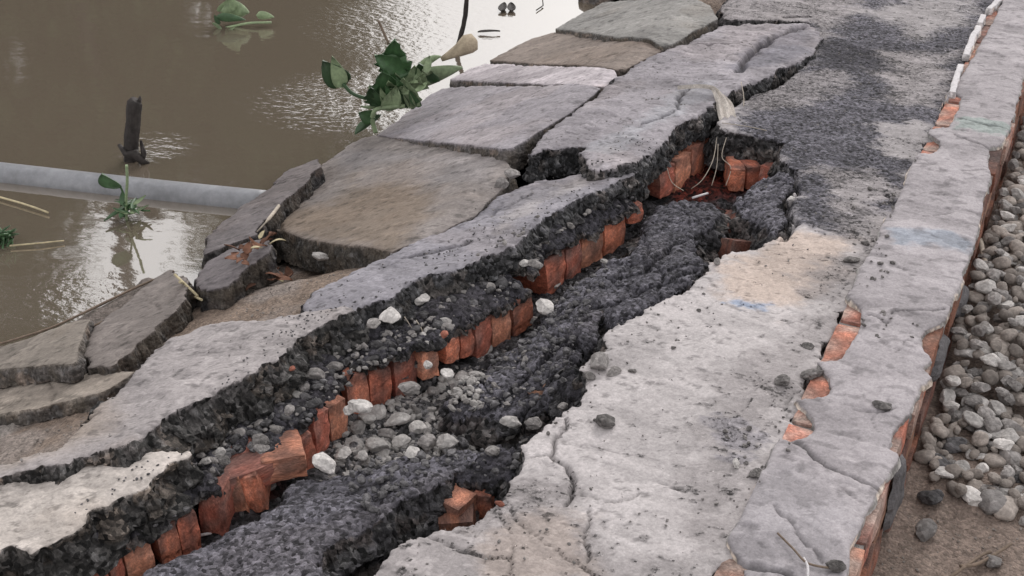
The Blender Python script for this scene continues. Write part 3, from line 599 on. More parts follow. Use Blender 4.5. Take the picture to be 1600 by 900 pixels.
BR = [((92, 905), (120, 886), .11), ((121, 886), (162, 868), .11), ((164, 866), (186, 856), .10), ((188, 853), (232, 834), .11), ((240, 824), (272, 810), .10), ((273, 809), (305, 796), .11), ((308, 768), (350, 770), .12, .0, -.12), ((346, 742), (380, 742), .10, .15), ((378, 740), (408, 738), .10, .2),
      ((446, 684), (486, 664), .11, .1, .1), ((484, 650), (508, 634), .11), ((509, 633), (536, 618), .11), ((538, 592), (572, 582), .11, .0, -.08), ((573, 581), (608, 570), .11), ((611, 562), (646, 545), .115), ((655, 552), (682, 542), .08),
      ((692, 532), (714, 522), .07), ((715, 520), (736, 508), .08), ((738, 505), (764, 488), .11), ((765, 487), (795, 476), .12, 0, -.06), ((797, 470), (828, 452), .11, .06), ((850, 410), (880, 390), .11, .12), ((881, 388), (905, 372), .11), ((905, 366), (940, 346), .13), ((941, 345), (975, 328), .13), ((979, 322), (1003, 315), .06),
      ((1028, 266), (1052, 255), .10), ((1053, 252), (1077, 236), .13), ((1078, 232), (1099, 217), .14), ((1100, 215), (1122, 203), .14)]
for b in BR:
    put_brick(b[0], b[1], zt, b[2], b[3] if len(b) > 3 else RNG.uniform(-.03, .03), lean=b[4] if len(b) > 4 else RNG.uniform(-.03, .02))
# lying, shifted brick of the row
b = put_brick((360, 735), (420, 712), -.05, .07, 0, depth=.11, lean=.1); b.scale = (.11/.21, .15/.068, .06/.11)
b = put_brick((420, 712), (462, 704), -.05, .07, 0, depth=.11, lean=.0); b.scale = (.11/.21, .10/.068, .06/.11)
# bricks at the back of the deep hole and in the lower red hole
for A, B, z0, h in [((1140, 262), (1165, 262), -.08, .08), ((1166, 260), (1190, 257), -.08, .08), ((1191, 256), (1209, 262), -.07, .07)]:
    o = put_brick(A, B, z0, h, 0, lean=0, depth=.12)
loose = [((708, 790), (738, 764), -.07, .10, .04, .05), ((742, 764), (772, 770), -.075, .08, .08, .05), ((686, 806), (742, 806), -.09, .07, .1, .1), ((1120, 345), (1148, 352), -.09, .06, .3, .3), ((1128, 372), (1150, 388), -.10, .06, .3, -.3), ((862, 628), (884, 612), -.10, .05, .2, .2)]
lab = ['orange broken brick standing in the red hole by the road edge', 'small broken brick leaning in the red hole', 'dark red brick lying low in the red hole', 'dusty red brick bit in the dark pocket by the beige road patch', 'lower dusty red brick bit in the dark pocket', 'soot-dark red brick bit beside the black lump']
for (A, B, z0, h, ti, le), lb in zip(loose, lab):
    o = put_brick(A, B, z0, h, ti, None, le, .10, loc0=(0, 0, 0)); o.data = BD[len(lb) % 6] if 'dark' in lb or 'dusty' in lb else o.data; o.scale = (o.scale[0]*2, o.scale[1]*.068/.222, o.scale[2]*.11/.068) if o.data in BD else o.scale; o.name = 'loose_brick'; tag(o, lb, 'brick', 'loose bricks in the crack')

# ---- brick kerb wall on the right
kerb = bpy.data.objects.new('brick_kerb', None); kerb.location = (-.31, 3, -.25); link(kerb)
tag(kerb, 'low brick kerb wall with cracked grey mortar cap running up the right side', 'kerb')
def kbrick(x, y, z, L, T, H_, rot, i=[0], d=False):
    o = bpy.data.objects.new('brick', BD[(i[0]*5+i[0]//7) % 6] if d else BK[(i[0]*5+i[0]//7) % 6]); i[0] += 1
    o.scale = (L/.105, T/.222, H_/.068); o.rotation_euler = (RNG.uniform(-.02, .02), RNG.uniform(-.02, .02), rot+RNG.uniform(-.02, .02))
    o.location = (x+.31, y-3, z+.25); link(o, kerb); return o
KL, KR = -.43, -.185
for c in range(4):
    zc = -.036-.073*c; off = .115*(c % 2); yy = 1.15+off
    while yy < 7.2:
        kbrick(KR-.055+RNG.uniform(-.006, .006), yy, zc, .105, .222, .068, 0, d=(c > 0 or RNG.rand() < .5) and not (yy < 1.95 and c < 2)); yy += .232
yy = 1.2
while yy < 7.2:
    kbrick(KL+.058, yy+.05, -.037, .105, .222, .068, 0); yy += .232
me = bpy.data.meshes.new('core')      # mortar-bedded core between the two brick faces
X0, X1, Y0, Y1, Z0, Z1 = KL+.008, KR-.010, 1.02, 12, -.42, -.012
vs = [(a, b_, c) for a in (X0, X1) for b_ in (Y0, Y1) for c in (Z0, Z1)]
me.from_pydata([(a+.31, b_-3, c+.25) for a, b_, c in vs], [], [(0, 1, 3, 2), (4, 6, 7, 5), (0, 4, 5, 1), (2, 3, 7, 6), (0, 2, 6, 4), (1, 5, 7, 3)])
me.materials.append(mat('bedding_mortar', color=(.27, .255, .245), grain=.3, gscale=200, bump=.8, bdist=.004, big=.2)); link(bpy.data.objects.new('core', me), kerb)
CAP = P([(1075, 930), (1130, 902), (1128, 872), (1140, 850), (1162, 802), (1188, 762), (1206, 722), (1238, 694), (1250, 672), (1286, 622), (1310, 588), (1322, 550), (1345, 500), (1352, 478), (1367, 458), (1386, 420), (1392, 372), (1407, 322), (1422, 282), (1440, 256), (1475, 240), (1497, 246), (1492, 214), (1478, 200),
         (1500, 186), (1508, 160), (1500, 132), (1514, 108), (1530, 70), (1545, 40), (1562, 0), (1600, -90)], .014)[:, :2]-[.009, 0]
capl = [[-.424, 1.0]]
for a_, b_ in EXP: capl += [[-.424, a_-.02], [-.372, a_+.02], [-.366, (a_+b_)/2], [-.378, b_-.02], [-.424, b_+.03]]
capl[1] = [-.37, 1.0]; capl = capl[1:] + [[-.425, 4.25], [-.41, 4.6]]
capl += [[-.392+.006*((q*7) % 3-1), 4.8+q*.4] for q in range(6)]
CAP = np.array(capl)
CAP2 = P([(1650, -60), (1608, 60), (1594, 118), (1586, 165), (1576, 200), (1560, 226), (1532, 226), (1530, 246), (1545, 275), (1537, 310), (1532, 350), (1526, 382), (1512, 410), (1508, 440), (1490, 464), (1482, 500), (1440, 508), (1424, 522), (1438, 545), (1462, 560), (1440, 572), (1464, 588), (1440, 602), (1424, 640), (1384, 668),
          (1378, 690), (1400, 702), (1408, 716), (1386, 742), (1366, 762), (1350, 800), (1330, 830), (1318, 852), (1322, 880), (1305, 930)], .014)[:, :2]
CAP2[:, 0] = np.where(CAP2[:, 1] < 5, CAP2[:, 0]*.6+(-.192)*.4, CAP2[:, 0])
CAPP = np.concatenate([CAP, [[-.42, 8.5], [-.19, 8.5]], CAP2])
capz = lambda x, y: np.zeros_like(np.asarray(x, float))+.014+.004*np.sin(np.asarray(y)*7)
KC = [([(1222, 682), (1255, 700), (1290, 738), (1330, 752), (1345, 765), (1400, 780)], .006, .012), ([(1330, 645), (1380, 652), (1400, 645)], .003, .006), ([(1128, 868), (1160, 890), (1240, 905)], .008, .014), ([(1210, 800), (1250, 850), (1290, 885)], .004, .008),
      ([(1355, 500), (1380, 512), (1400, 495), (1470, 490)], .004, .010), ([(1495, 188), (1540, 200), (1570, 205)], .005, .010), ([(1490, 215), (1530, 232), (1545, 238)], .004, .010), ([(1500, 275), (1535, 272)], .004, .008), ([(1400, 425), (1430, 432)], .003, .005),
      ([(1440, 340), (1490, 338)], .003, .005), ([(1530, 92), (1590, 94)], .003, .004), ([(1535, 60), (1580, 68)], .003, .004), ([(1320, 770), (1350, 795)], .003, .005), ([(1520, 125), (1580, 122)], .003, .004)]
def cap_col(x, y):
    c = zones(x, y, srgb(178, 172, 175)*.8, [([(1390, 365), (1470, 362), (1530, 380), (1520, 395), (1400, 385)], srgb(150, 163, 178)*.8, .02, .6), ([(1500, 184), (1580, 196), (1570, 215), (1490, 205)], srgb(150, 165, 160)*.8, .01, .7),
                                             ([(1140, 760), (1230, 740), (1340, 830), (1300, 920), (1120, 900)], srgb(168, 164, 168)*.8, .05, .6)], 400)
    c = c*(1+.14*fbm(x/.12, y/.05, 0, 4, 410)[:, None]); s_ = sm(.4, .7, fbm(x/.03, y/.02, 0, 3, 420))[:, None]; return c*(1-.3*s_)
o = plate('mortar_cap', CAPP-0, capz, .02, .0052, .0045, .003, .001, .006, cap_col, (.3, .29, .28), .003, .004, KC, 401, M_CONC, M_CONC, flake=.0025, pits=.003)
o.parent = kerb; o.location = (.31, -3, .25)
# plaster patches still clinging to the outer brick face
def side_patch(yc, zc, ry, rz, seed):
    V = [(KR+.016+.31, yc-3, zc+.25)]; Fq = []; C = []; nr, na = 8, 26
    for i in range(1, nr+1):
        for k in range(na):
            a = 2*math.pi*k/na; t = i/nr; w_ = 1+.35*float(fbm(math.cos(a)*1.5+seed, math.sin(a)*1.5, 0, 3, seed))
            yy = yc+ry*t*w_*math.cos(a); zz = zc+rz*t*w_*math.sin(a)
            V.append((KR+.31+(.016*(1-t**6)-.004*(i == nr))+.004*float(fbm(yy*30, zz*30, 0, 3, seed)), yy-3, zz+.25))
    for k in range(na): Fq.append((0, 1+k, 1+(k+1) % na))
    for i in range(nr-1):
        for k in range(na): a = 1+i*na+k; b_ = 1+i*na+(k+1) % na; Fq.append((a, a+na, b_+na, b_))
    me = bpy.data.meshes.new('plaster_patch'); me.from_pydata(V, [], Fq); me.materials.append(M_PATCH); link(bpy.data.objects.new('plaster_patch', me), kerb)
M_PATCH = mat('old_render', color=(.13, .125, .13), grain=.3, gscale=120, bump=.8, bdist=.004, big=.4)
side_patch(2.28, -.10, .08, .07, 3); side_patch(2.84, -.09, .10, .05, 5); side_patch(3.25, -.15, .07, .04, 7)

# ---- white strip fragments along the joint
def strip(pts, wd, label, z=.006):
    pw = P(pts, 0)[:, :2]; n = np.array([1, 0]); poly = np.concatenate([pw-n*wd/2, (pw+n*wd/2)[::-1]])
    o = plate('plaster_strip', poly, lambda x, y: np.zeros_like(x)+.022, .026, .004, .003, .002, 0, .002, lambda x, y: np.tile((.56, .54, .55), (len(x), 1)), (.5, .48, .48), .002, .002, (), 501, M_CONC, M_CONC, register=False)
    tag(o, label, 'plaster strip', 'white plaster strips along the kerb joint')
strip([(1488, 152), (1493, 130), (1500, 108)], .020, 'nearest short white plaster strip on the kerb joint')
strip([(1508, 92), (1518, 68), (1528, 48)], .022, 'middle white plaster strip on the kerb joint')
strip([(1530, 44), (1536, 30)], .020, 'small white plaster piece between two longer strips')
strip([(1545, 20), (1562, 4), (1575, -14)], .022, 'farthest thin white plaster strip near the top edge')

# ------------------------------------------------------------------ stones
import bmesh
def ico(sub):
    bm = bmesh.new(); bmesh.ops.create_icosphere(bm, subdivisions=sub, radius=1)
    V = np.array([v.co[:] for v in bm.verts]); Fc = np.array([[v.index for v in f.verts] for f in bm.faces]); bm.free(); return V, Fc
IC = {k: ico(k) for k in (1, 2, 3)}
def stone_geo(seed, angular, sub=2):
    V, Fc = IC[sub]; V = V.copy(); r = np.random.RandomState(seed)
    if angular or seed < 20:
        for _ in range(9 if angular else 5):
            n = r.normal(size=3); n /= np.linalg.norm(n); h = r.uniform(.55, .85); d = V@n; V = V-np.outer(np.maximum(0, d-h), n)
    a = fbm(V[:, 0]*.9+seed, V[:, 1]*.9, V[:, 2]*.9, 3, seed); V = V*(1+(.16 if angular else .22)*a)[:, None]
    V = V*(1+(.07 if angular else .035)*fbm(V[:, 0]*3.5, V[:, 1]*3.5, V[:, 2]*3.5+seed, 4, seed+1, .6))[:, None]
    return V*np.array([1, r.uniform(.65, .95), r.uniform(.5, .75)]), Fc
def stone_meshes(mt, n, angular, seed, sub=2):
    out = []
    for i in range(n):
        V, Fc = stone_geo(seed+i, angular, sub); out.append(mesh_np('stone', V*.025, Fc.ravel(), np.full(len(Fc), 3), [mt], None, smooth=False if angular else None))
    return out
SM = {'pale': stone_meshes(M_PALE, 9, True, 130, 3), 'paleang': stone_meshes(M_PALE, 6, True, 20, 3), 'grey': stone_meshes(M_GREY, 8, True, 30, 3), 'dark': stone_meshes(M_DARK, 8, True, 50, 3), 'tan': stone_meshes(M_TAN, 12, False, 70, 3), 'red': stone_meshes(M_BCHIP, 5, True, 90), 'rock': stone_meshes(M_ROCK, 8, True, 110, 3)}
def stone(kind, x, y, z, r, label, cat='stone', group=None, name='stone', flat=1):
    kind = 'rock' if kind == 'dark' and z > -.03 else kind
    o = bpy.data.objects.new(name, random.choice(SM[kind])); k_ = r/.025; o.scale = (k_, k_*random.uniform(.85, 1.1), k_*random.uniform(.8, 1.05)*flat)
    o.rotation_euler = (random.uniform(-.4, .4), random.uniform(-.4, .4), random.uniform(0, 6.28)); o.location = (x, y, z+r*.38*flat); link(o); return tag(o, label, cat, group)
def stone_px(kind, px, py, wpx, label, z0=None, **k):
    zf = z0 if z0 is not None else 0
    q = at(px, py, zf); q = at(px, py, surf(q[0], q[1]) if z0 is None else z0); q = at(px, py, surf(q[0], q[1]) if z0 is None else z0)
    dep = math.sqrt(q[0]**2+q[1]**2+(q[2]-HC)**2); r = wpx/2/F*dep
    return stone(kind, q[0], q[1], q[2]-r*.1, r, label, **k)
# loose stones on the road (and one chunk cluster at the lip)
for a in [('dark', 945, 664, 44, 'largest dark angular rock lying on the pale road'), ('dark', 1224, 599, 30, 'round dark pebble on the pale road left of the kerb'), ('dark', 1271, 588, 40, 'flat dark pebble beside the kerb joint'),
          ('grey', 936, 572, 46, 'grey rubble lump at the broken lip of the road'), ('grey', 958, 584, 28, 'small grey rubble lump right of a larger one'), ('dark', 988, 581, 14, 'tiny dark stone on the road past the rubble lumps'), ('grey', 920, 590, 22, 'small grey rubble piece against the road lip'),
          ('dark', 1378, 636, 34, 'thin dark flake on the mortar cap'), ('dark', 1262, 542, 22, 'small dark flake near the kerb joint'), ('paleang', 1236, 312, 15, 'small bright white chip by the deep hole'), ('dark', 1330, 408, 30, 'dark flake on the road by the kerb, above the beige patch'),
          ('dark', 1352, 382, 18, 'small dark stone at the kerb joint, upper of two'), ('grey', 1120, 410, 18, 'pale grey chip on the tip of the beige patch'), ('dark', 1052, 545, 12, 'tiny dark chip alone on the pale road'), ('dark', 1092, 486, 10, 'tiny dark chip below the blue paint mark'),
          ('paleang', 1150, 728, 20, 'white chip on the grey lower road beside the kerb'), ('dark', 1180, 742, 26, 'dark flake wedged at the lower kerb joint'), ('dark', 1305, 888, 32, 'dark round stone on the kerb near the bottom edge')]:
    stone_px(a[0], a[1], a[2], a[3], a[4], flat=.75 if 'flake' in a[4] or 'flat' in a[4] else 1)
# traced stones in the trench
TR = [('pale', 562, 634, 40), ('pale', 575, 652, 34), ('pale', 588, 645, 34), ('paleang', 545, 640, 24), ('pale', 620, 655, 40), ('pale', 652, 668, 34), ('grey', 560, 668, 40), ('pale', 530, 682, 42), ('pale', 552, 695, 40), ('pale', 592, 694, 50), ('grey', 608, 680, 36), ('pale', 625, 690, 38),
      ('paleang', 508, 722, 52), ('pale', 535, 706, 34), ('grey', 668, 690, 34), ('paleang', 700, 690, 36), ('pale', 643, 706, 30), ('pale', 565, 712, 22), ('paleang', 668, 568, 22), ('pale', 706, 566, 24), ('pale', 700, 582, 26), ('pale', 722, 588, 28), ('grey', 718, 606, 30), ('pale', 735, 592, 20),
      ('paleang', 752, 546, 46), ('grey', 762, 596, 34), ('grey', 640, 608, 44), ('grey', 676, 612, 30), ('pale', 798, 658, 36), ('pale', 795, 676, 38), ('grey', 835, 660, 30), ('grey', 690, 640, 24), ('grey', 650, 640, 24), ('grey', 690, 656, 30), ('dark', 722, 692, 28), ('grey', 420, 758, 36), ('grey', 770, 706, 30), ('grey', 790, 722, 26),
      ('paleang', 852, 478, 34), ('paleang', 864, 445, 30), ('grey', 835, 412, 30), ('pale', 944, 408, 14), ('paleang', 655, 468, 36), ('paleang', 610, 492, 40), ('grey', 585, 505, 34), ('grey', 522, 572, 30), ('grey', 495, 586, 38), ('paleang', 465, 616, 26), ('paleang', 500, 400, 30), ('grey', 800, 272, 30), ('grey', 785, 285, 26), ('grey', 835, 500, 20), ('paleang', 820, 410, 22),
      ('grey', 880, 636, 26), ('grey', 452, 640, 22), ('grey', 432, 672, 22), ('dark', 470, 600, 26), ('dark', 545, 600, 20), ('dark', 350, 718, 28), ('paleang', 322, 720, 22), ('dark', 405, 690, 34), ('grey', 410, 700, 26), ('paleang', 345, 705, 16), ('red', 694, 522, 16), ('red', 456, 575, 14), ('red', 780, 786, 16)]
pos_word = lambda px, py: ('near the bottom left' if px < 480 else 'in the pebble pocket' if py > 600 and px < 780 else 'beside the middle bricks' if px < 800 else 'towards the upper crack')
kw = {'pale': 'dusty whitish stone', 'paleang': 'pale angular stone', 'grey': 'dusty grey rubble stone', 'dark': 'dark asphalt-coated stone', 'red': 'broken red brick chip'}
def tlabel(t): return '%s %s %s of the crack' % ('large' if t[3] > 40 else 'medium' if t[3] > 27 else 'small', kw[t[0]], pos_word(t[1], t[2]))
from collections import defaultdict
grp = defaultdict(list)
for t in TR: grp[tlabel(t)].append(t)
ordn = ['second', 'third', 'fourth', 'fifth', 'sixth', 'seventh', 'eighth', 'ninth', 'tenth', 'eleventh', 'twelfth']
for lb, ts in grp.items():
    ts.sort(key=lambda t: t[1])
    for q, (k, px, py, wp) in enumerate(ts):
        l2 = lb if len(ts) == 1 else ('leftmost ' if q == 0 else 'rightmost ' if q == len(ts)-1 else ordn[q-1]+' from left ')+lb
        stone_px(k, px, py+wp*.15, wp, l2, group='stones lying in the crack')

def joined_stones(name, items, mt, label, cat='gravel', sub=1, angular=True):
    geos = [stone_geo(300+i, angular, sub) for i in range(10)]; Vs, Fs, b = [], [], 0
    for x, y, z, r in items:
        V, Fc = random.choice(geos); a, e = random.uniform(0, 6.28), random.uniform(-.5, .5)
        Rm = np.array(Euler((e, random.uniform(-.5, .5), a)).to_matrix()); Vs.append(V@Rm.T*r+[x, y, z+r*.25]); Fs.append(Fc+b); b += len(V)
    Fs = np.concatenate(Fs)
    me = mesh_np(name, np.concatenate(Vs), Fs.ravel(), np.full(len(Fs), 3), [mt], None, smooth=False)
    return tag(link(bpy.data.objects.new(name, me)), label, cat, kind='stuff')
def scatter(poly_px, zref, n, rmin, rmax, surfz=True):
    pw = P(poly_px, zref)[:, :2]; lo, hi = pw.min(0), pw.max(0); out = []
    pts = RNG.uniform(lo, hi, (n*4, 2)); pts = pts[sdf(pts[:, 0], pts[:, 1], pw) < 0][:n]
    for x, y in pts:
        r = rmin+(rmax-rmin)*RNG.rand()**2.5; out.append((x, y, surf(x, y) if surfz else zref, r))
    return out
it = [q for q in scatter([(100, 900), (330, 720), (450, 560), (560, 480), (850, 380), (1000, 270), (1040, 300), (960, 420), (900, 560), (880, 640), (820, 760), (700, 860), (600, 860), (500, 730), (300, 850)], -.1, 2300, .003, .016) if q[2] < -.035 or q[3] < .0055]
itc = scatter([(100, 880), (330, 745), (450, 660), (600, 560), (700, 520), (800, 440), (860, 390), (990, 300), (960, 280), (840, 370), (700, 440), (560, 490), (480, 560), (350, 680), (250, 760)], -.05, 700, .007, .022)
itc = [q for q in itc if q[2] < -.02]
joined_stones('asphalt_lumps', itc[::2], M_DARK, 'broken black asphalt lumps lodged above the bricks', sub=2)
joined_stones('rubble_lumps', itc[1::2][:130], M_GREY, 'dusty grey rubble lumps lodged above the bricks', sub=2)
joined_stones('asphalt_crumbs', it, M_DARK, 'loose black asphalt crumbs scattered through the crack')
it = scatter([(480, 740), (540, 640), (640, 560), (720, 540), (840, 440), (900, 460), (820, 560), (830, 650), (820, 720), (600, 720)], -.15, 420, .004, .014)
itp = scatter([(500, 735), (540, 650), (600, 620), (680, 560), (740, 570), (760, 620), (740, 690), (640, 712)], -.15, 420, .007, .019)
joined_stones('pale_chips', itp, M_PALE, 'pale angular stone chips heaped in the middle of the crack')
joined_stones('gravel_bits', it, M_GREY, 'dusty grey gravel bits between the pebbles in the crack')
it = scatter([(560, 900), (650, 830), (830, 740), (900, 640), (960, 500), (1120, 400), (1250, 340), (1400, 300), (1380, 420), (1300, 560), (1200, 760), (1080, 900)], 0, 260, .0015, .005)
it += scatter([(1130, 200), (1270, 80), (1520, 0), (1480, 160), (1400, 330), (1250, 350)], 0, 420, .0015, .006)
it2 = scatter([(1330, 300), (1395, 270), (1405, 420), (1350, 480), (1320, 400)], 0, 50, .004, .011)+scatter([(1130, 660), (1230, 640), (1250, 700), (1190, 790), (1110, 820)], 0, 26, .003, .009)+scatter([(1340, 490), (1440, 490), (1430, 540), (1350, 530)], .012, 16, .004, .010)
it2 += scatter([(820, 700), (930, 540), (1120, 420), (1180, 480), (960, 620), (880, 720)], 0, 26, .003, .008)+scatter([(620, 480), (760, 400), (840, 340), (860, 380), (700, 440)], .03, 60, .004, .010)
joined_stones('mortar_chips', it2, M_ROCK, 'small dark mortar chips scattered along the joints and the road')
joined_stones('road_grit', it, M_GREY, 'fine grey grit strewn over the road surface')
it = scatter([(0, 740), (300, 690), (560, 470), (860, 320), (1100, 160), (1250, 50), (1000, 100), (800, 240), (480, 480), (100, 640)], 0, 420, .0015, .005)
joined_stones('crust_grit', it, M_GREY, 'fine grit lying on the broken crust slabs')
it = scatter([(0, 700), (0, 590), (200, 600), (300, 480), (430, 400), (600, 400), (480, 470), (240, 560)], -.12, 300, .0015, .006)
it += scatter([(1360, 900), (1460, 700), (1500, 560), (1600, 560), (1600, 900)], -.25, 420, .0015, .006)
joined_stones('soil_grit', it, M_TAN, 'fine gravel bits pressed into the brown soil')

# ---- pebble heap beyond the kerb
heapz = lambda x, y: -.25+.07*sm(2.7, 3.2, y)
placed = []
def vis(x, y, z):
    a = x*cY+y*sY; b = -x*sY+y*cY; d = b*cP-(z-HC)*sP; return a/d*F+800 < 1618 and 450-F*(b*sP+(z-HC)*cP)/d > -25
def pebbles(n, r0, r1, layer, region, lab, store):
    t = 0
    while n > 0 and t < 12000:
        t += 1; x = RNG.uniform(region[0], region[1]); y = RNG.uniform(region[2], region[3]); r = r0+(r1-r0)*RNG.rand()
        if x < KR+.004+r*.6: continue
        if layer < 5 and not vis(x, y, -.2): continue
        edge = sm(2.45, 2.85, y+.25*fbm(x/.3, y/.3, 0, 2, 5)+.3*(x-0))
        if RNG.rand() > edge+.0: continue
        if any((x-a)**2+(y-b)**2 < ((r+c)*.52)**2 for a, b, c, l in placed if l == layer): continue
        placed.append((x, y, r, layer)); store.append((x, y, r)); n -= 1
kwd = {'tan': 'rounded brownish', 'pale': 'dusty whitish', 'grey': 'angular grey'}
for layer, (n_, r0_, r1_, zo) in enumerate(((190, .018, .034, 0), (110, .018, .031, .024))):
    st = []; pebbles(n_, r0_, r1_, layer, (-.183, .14, 2.45+.25*layer, 4.75), '', st)
    for x, y, r in st:
        kd = 'tan' if RNG.rand() < .5 else 'pale' if RNG.rand() < .35 else 'grey'
        stone(kd, x, y, heapz(x, y)+zo+RNG.uniform(-.004, .010), r, '%s %s river pebble in the %s part of the heap beyond the kerb' % ('large' if r > .029 else 'small', kwd[kd], 'far' if y > 4 else 'middle' if y > 3.2 else 'near'), 'pebble', 'river pebbles heaped beyond the kerb', name='pebble')
st = []; pebbles(420, .010, .022, 5, (-.165, .25, 2.45, 5.2), '', st)
it = [(x, y, heapz(x, y)+.012+RNG.uniform(0, .02), r) for x, y, r in st]
st = []; pebbles(300, .02, .034, 7, (.14, .6, 2.6, 5.2), '', st); it += [(x, y, heapz(x, y), r) for x, y, r in st]
joined_stones('pebble_layer', it, M_TAN, 'smaller pebbles filling the gaps of the heap beyond the kerb', sub=2, angular=False)
for a in [('grey', 1446, 835, 46, 'round pale-topped stone on the soil beside the kerb foot'), ('dark', 1452, 780, 46, 'mossy dark stone against the kerb foot'), ('dark', 1466, 730, 50, 'dark oblong stone against the kerb, upper of two'), ('grey', 1545, 790, 52, 'angular grey stone alone on the soil at right'),
          ('grey', 1552, 882, 34, 'grey stone near the bottom right corner'), ('paleang', 1556, 680, 90, 'flat pale slab-like stone at the heap foot'), ('dark', 1490, 700, 48, 'dark flat stone below the pebble heap'), ('grey', 1575, 720, 50, 'grey stone at the right edge below the heap'), ('tan', 1515, 640, 44, 'brown stone at the foot of the heap'), ('tan', 1560, 650, 40, 'brown stone beside the flat pale stone'),
          ('grey', 1500, 660, 36, 'small grey stone against the kerb at the heap foot'), ('dark', 1590, 752, 30, 'dark stone at the right edge of the view')]:
    stone_px(a[0], a[1], a[2], a[3], a[4], z0=-.245, flat=.45 if 'slab-like' in a[4] else .9, group='stones on the verge soil')

# ------------------------------------------------------------------ tubes, leaves
def tube(name, pts, radii, mt, parent=None, seg=10, jitter=0, cap=True):
    pts = [Vector(p) for p in pts]; V, Fc = [], []; n = len(pts)
    up = Vector((0, 0, 1))
    for i, p in enumerate(pts):
        t = (pts[min(i+1, n-1)]-pts[max(i-1, 0)]).normalized(); u = t.cross(up)
        if u.length < .05: u = t.cross(Vector((1, 0, 0)))
        u.normalize(); v = u.cross(t).normalized(); r = radii[i] if hasattr(radii, '__len__') else radii
        for k in range(seg):
            a = 2*math.pi*k/seg; rr = r*(1+jitter*random.uniform(-1, 1)); V.append(p+u*math.cos(a)*rr+v*math.sin(a)*rr)
    for i in range(n-1):
        for k in range(seg): Fc.append((i*seg+k, i*seg+(k+1) % seg, (i+1)*seg+(k+1) % seg, (i+1)*seg+k))
    if cap: Fc.append(tuple(range(seg))[::-1]); Fc.append(tuple((n-1)*seg+k for k in range(seg)))
    me = bpy.data.meshes.new(name); me.from_pydata([tuple(v) for v in V], [], Fc); me.materials.append(mt)
    for p in me.polygons: p.use_smooth = len(p.vertices) == 4
    me.update(); return link(bpy.data.objects.new(name, me), parent)
def smooth_path(pts, m=8):
    out = []; n = len(pts); p = [Vector(q) for q in pts]
    for i in range(n-1):
        a, b, c, d = p[max(i-1, 0)], p[i], p[i+1], p[min(i+2, n-1)]
        for k in range(m):
            t = k/m; out.append(.5*((2*b)+(c-a)*t+(2*a-5*b+4*c-d)*t*t+(3*b-a-3*c+d)*t**3))
    out.append(p[-1]); return out
def leaf(name, base, tip, width, mt, parent=None, curl=.2, side=None, cup=.15, n=9, m=6, ragged=0, shape=1.0):
    base, tip = Vector(base), Vector(tip); ax_ = tip-base; L = ax_.length; ax_.normalize()
    s_ = Vector(side) if side else ax_.cross(Vector((0, 0, 1)))
    if s_.length < .01: s_ = Vector((1, 0, 0))
    s_.normalize(); nn = s_.cross(ax_).normalized(); V, Fc = [], []
    for i in range(n+1):
        t = i/n; wv = width/2*(math.sin(math.pi*min(1, t**(.6*shape)*1.0))**.75 if 0 < t < 1 else .02)
        for j in range(m+1):
            u = j/m*2-1; rg = 1+ragged*math.sin(i*2.7+3*j)
            V.append(base+ax_*(L*t)+s_*(u*wv*rg)+nn*(curl*L*math.sin(t*math.pi*.8)*.6+cup*width*u*u-.02*width*math.cos(u*9)))
    off = len(V); th = .0012
    V += [v-nn*th for v in V]
    W = m+1
    for i in range(n):
        for j in range(m):
            a = i*W+j; Fc.append((a, a+1, a+W+1, a+W)); Fc.append((off+a, off+a+W, off+a+W+1, off+a+1))
    for i in range(n):
        for a, b in ((i*W, (i+1)*W), ((i+1)*W+m, i*W+m)): Fc.append((a, b, b+off, a+off))
    me = bpy.data.meshes.new(name); me.from_pydata([tuple(v) for v in V], [], Fc); me.materials.append(mt)
    for p in me.polygons: p.use_smooth = True
    me.update(); return link(bpy.data.objects.new(name, me), parent)
def up(px, py, h, ref):
    # point at height z0+h seen at pixel (px, py), on the upright plane through the ground point of pixel ref
    g = Vector(at(ref[0], ref[1], ref[2])); X, Y, Z = ray(px, py); v = Vector((-sY, cY, 0)); d = v.dot(g); t = d/(X*v.x+Y*v.y)
    return Vector((X*t, Y*t, HC+Z*t))+v*h
# pipe
a = Vector(at(-420, 226, -.40)); b = Vector(at(150, 292, -.40)); c = Vector(at(416, 320, -.40)); d = Vector(at(470, 330, -.375))
tag(tube('plastic_pipe', smooth_path([a, b, c], 12), .052, M_PVC, seg=28), 'long pale grey plastic pipe lying in the water at left', 'pipe')
# post in the water
post = bpy.data.objects.new('mooring_post', None); g = at(208, 250, -.4); post.location = g; link(post)
tag(post, 'short dark bamboo post standing in the water behind the pipe', 'post')
G = (208, 250, -.4)
def rel(v, e): return Vector(v)-Vector(e.location)
tube('post_shaft', [rel(up(px_, py_, 0, G), post) for px_, py_ in ((203, 268), (205, 240), (207, 215), (209, 190), (210, 172), (211, 160), (213, 156))], [.026, .026, .029, .025, .030, .027, .020], M_WOOD, post, 9, .16)
tube('splintered_top', [rel(up(216, 166, 0, G), post), rel(up(218, 156, 0, G), post), rel(up(219, 150, 0, G), post)], [.010, .008, .002], M_WOOD, post, 6, .2)
tube('driftwood_snag', [rel(up(186, 226, 0, G), post), rel(up(200, 236, -.03, G), post), rel(up(216, 232, -.04, G), post), rel(up(226, 244, -.04, G), post), rel(up(236, 250, -.03, G), post)], [.006, .016, .020, .014, .005], M_WOOD, post, 7, .35)
tube('driftwood_snag', [rel(up(222, 216, -.02, G), post), rel(up(228, 235, -.03, G), post), rel(up(224, 258, -.03, G), post)], [.005, .011, .006], M_WOOD, post, 6, .3)

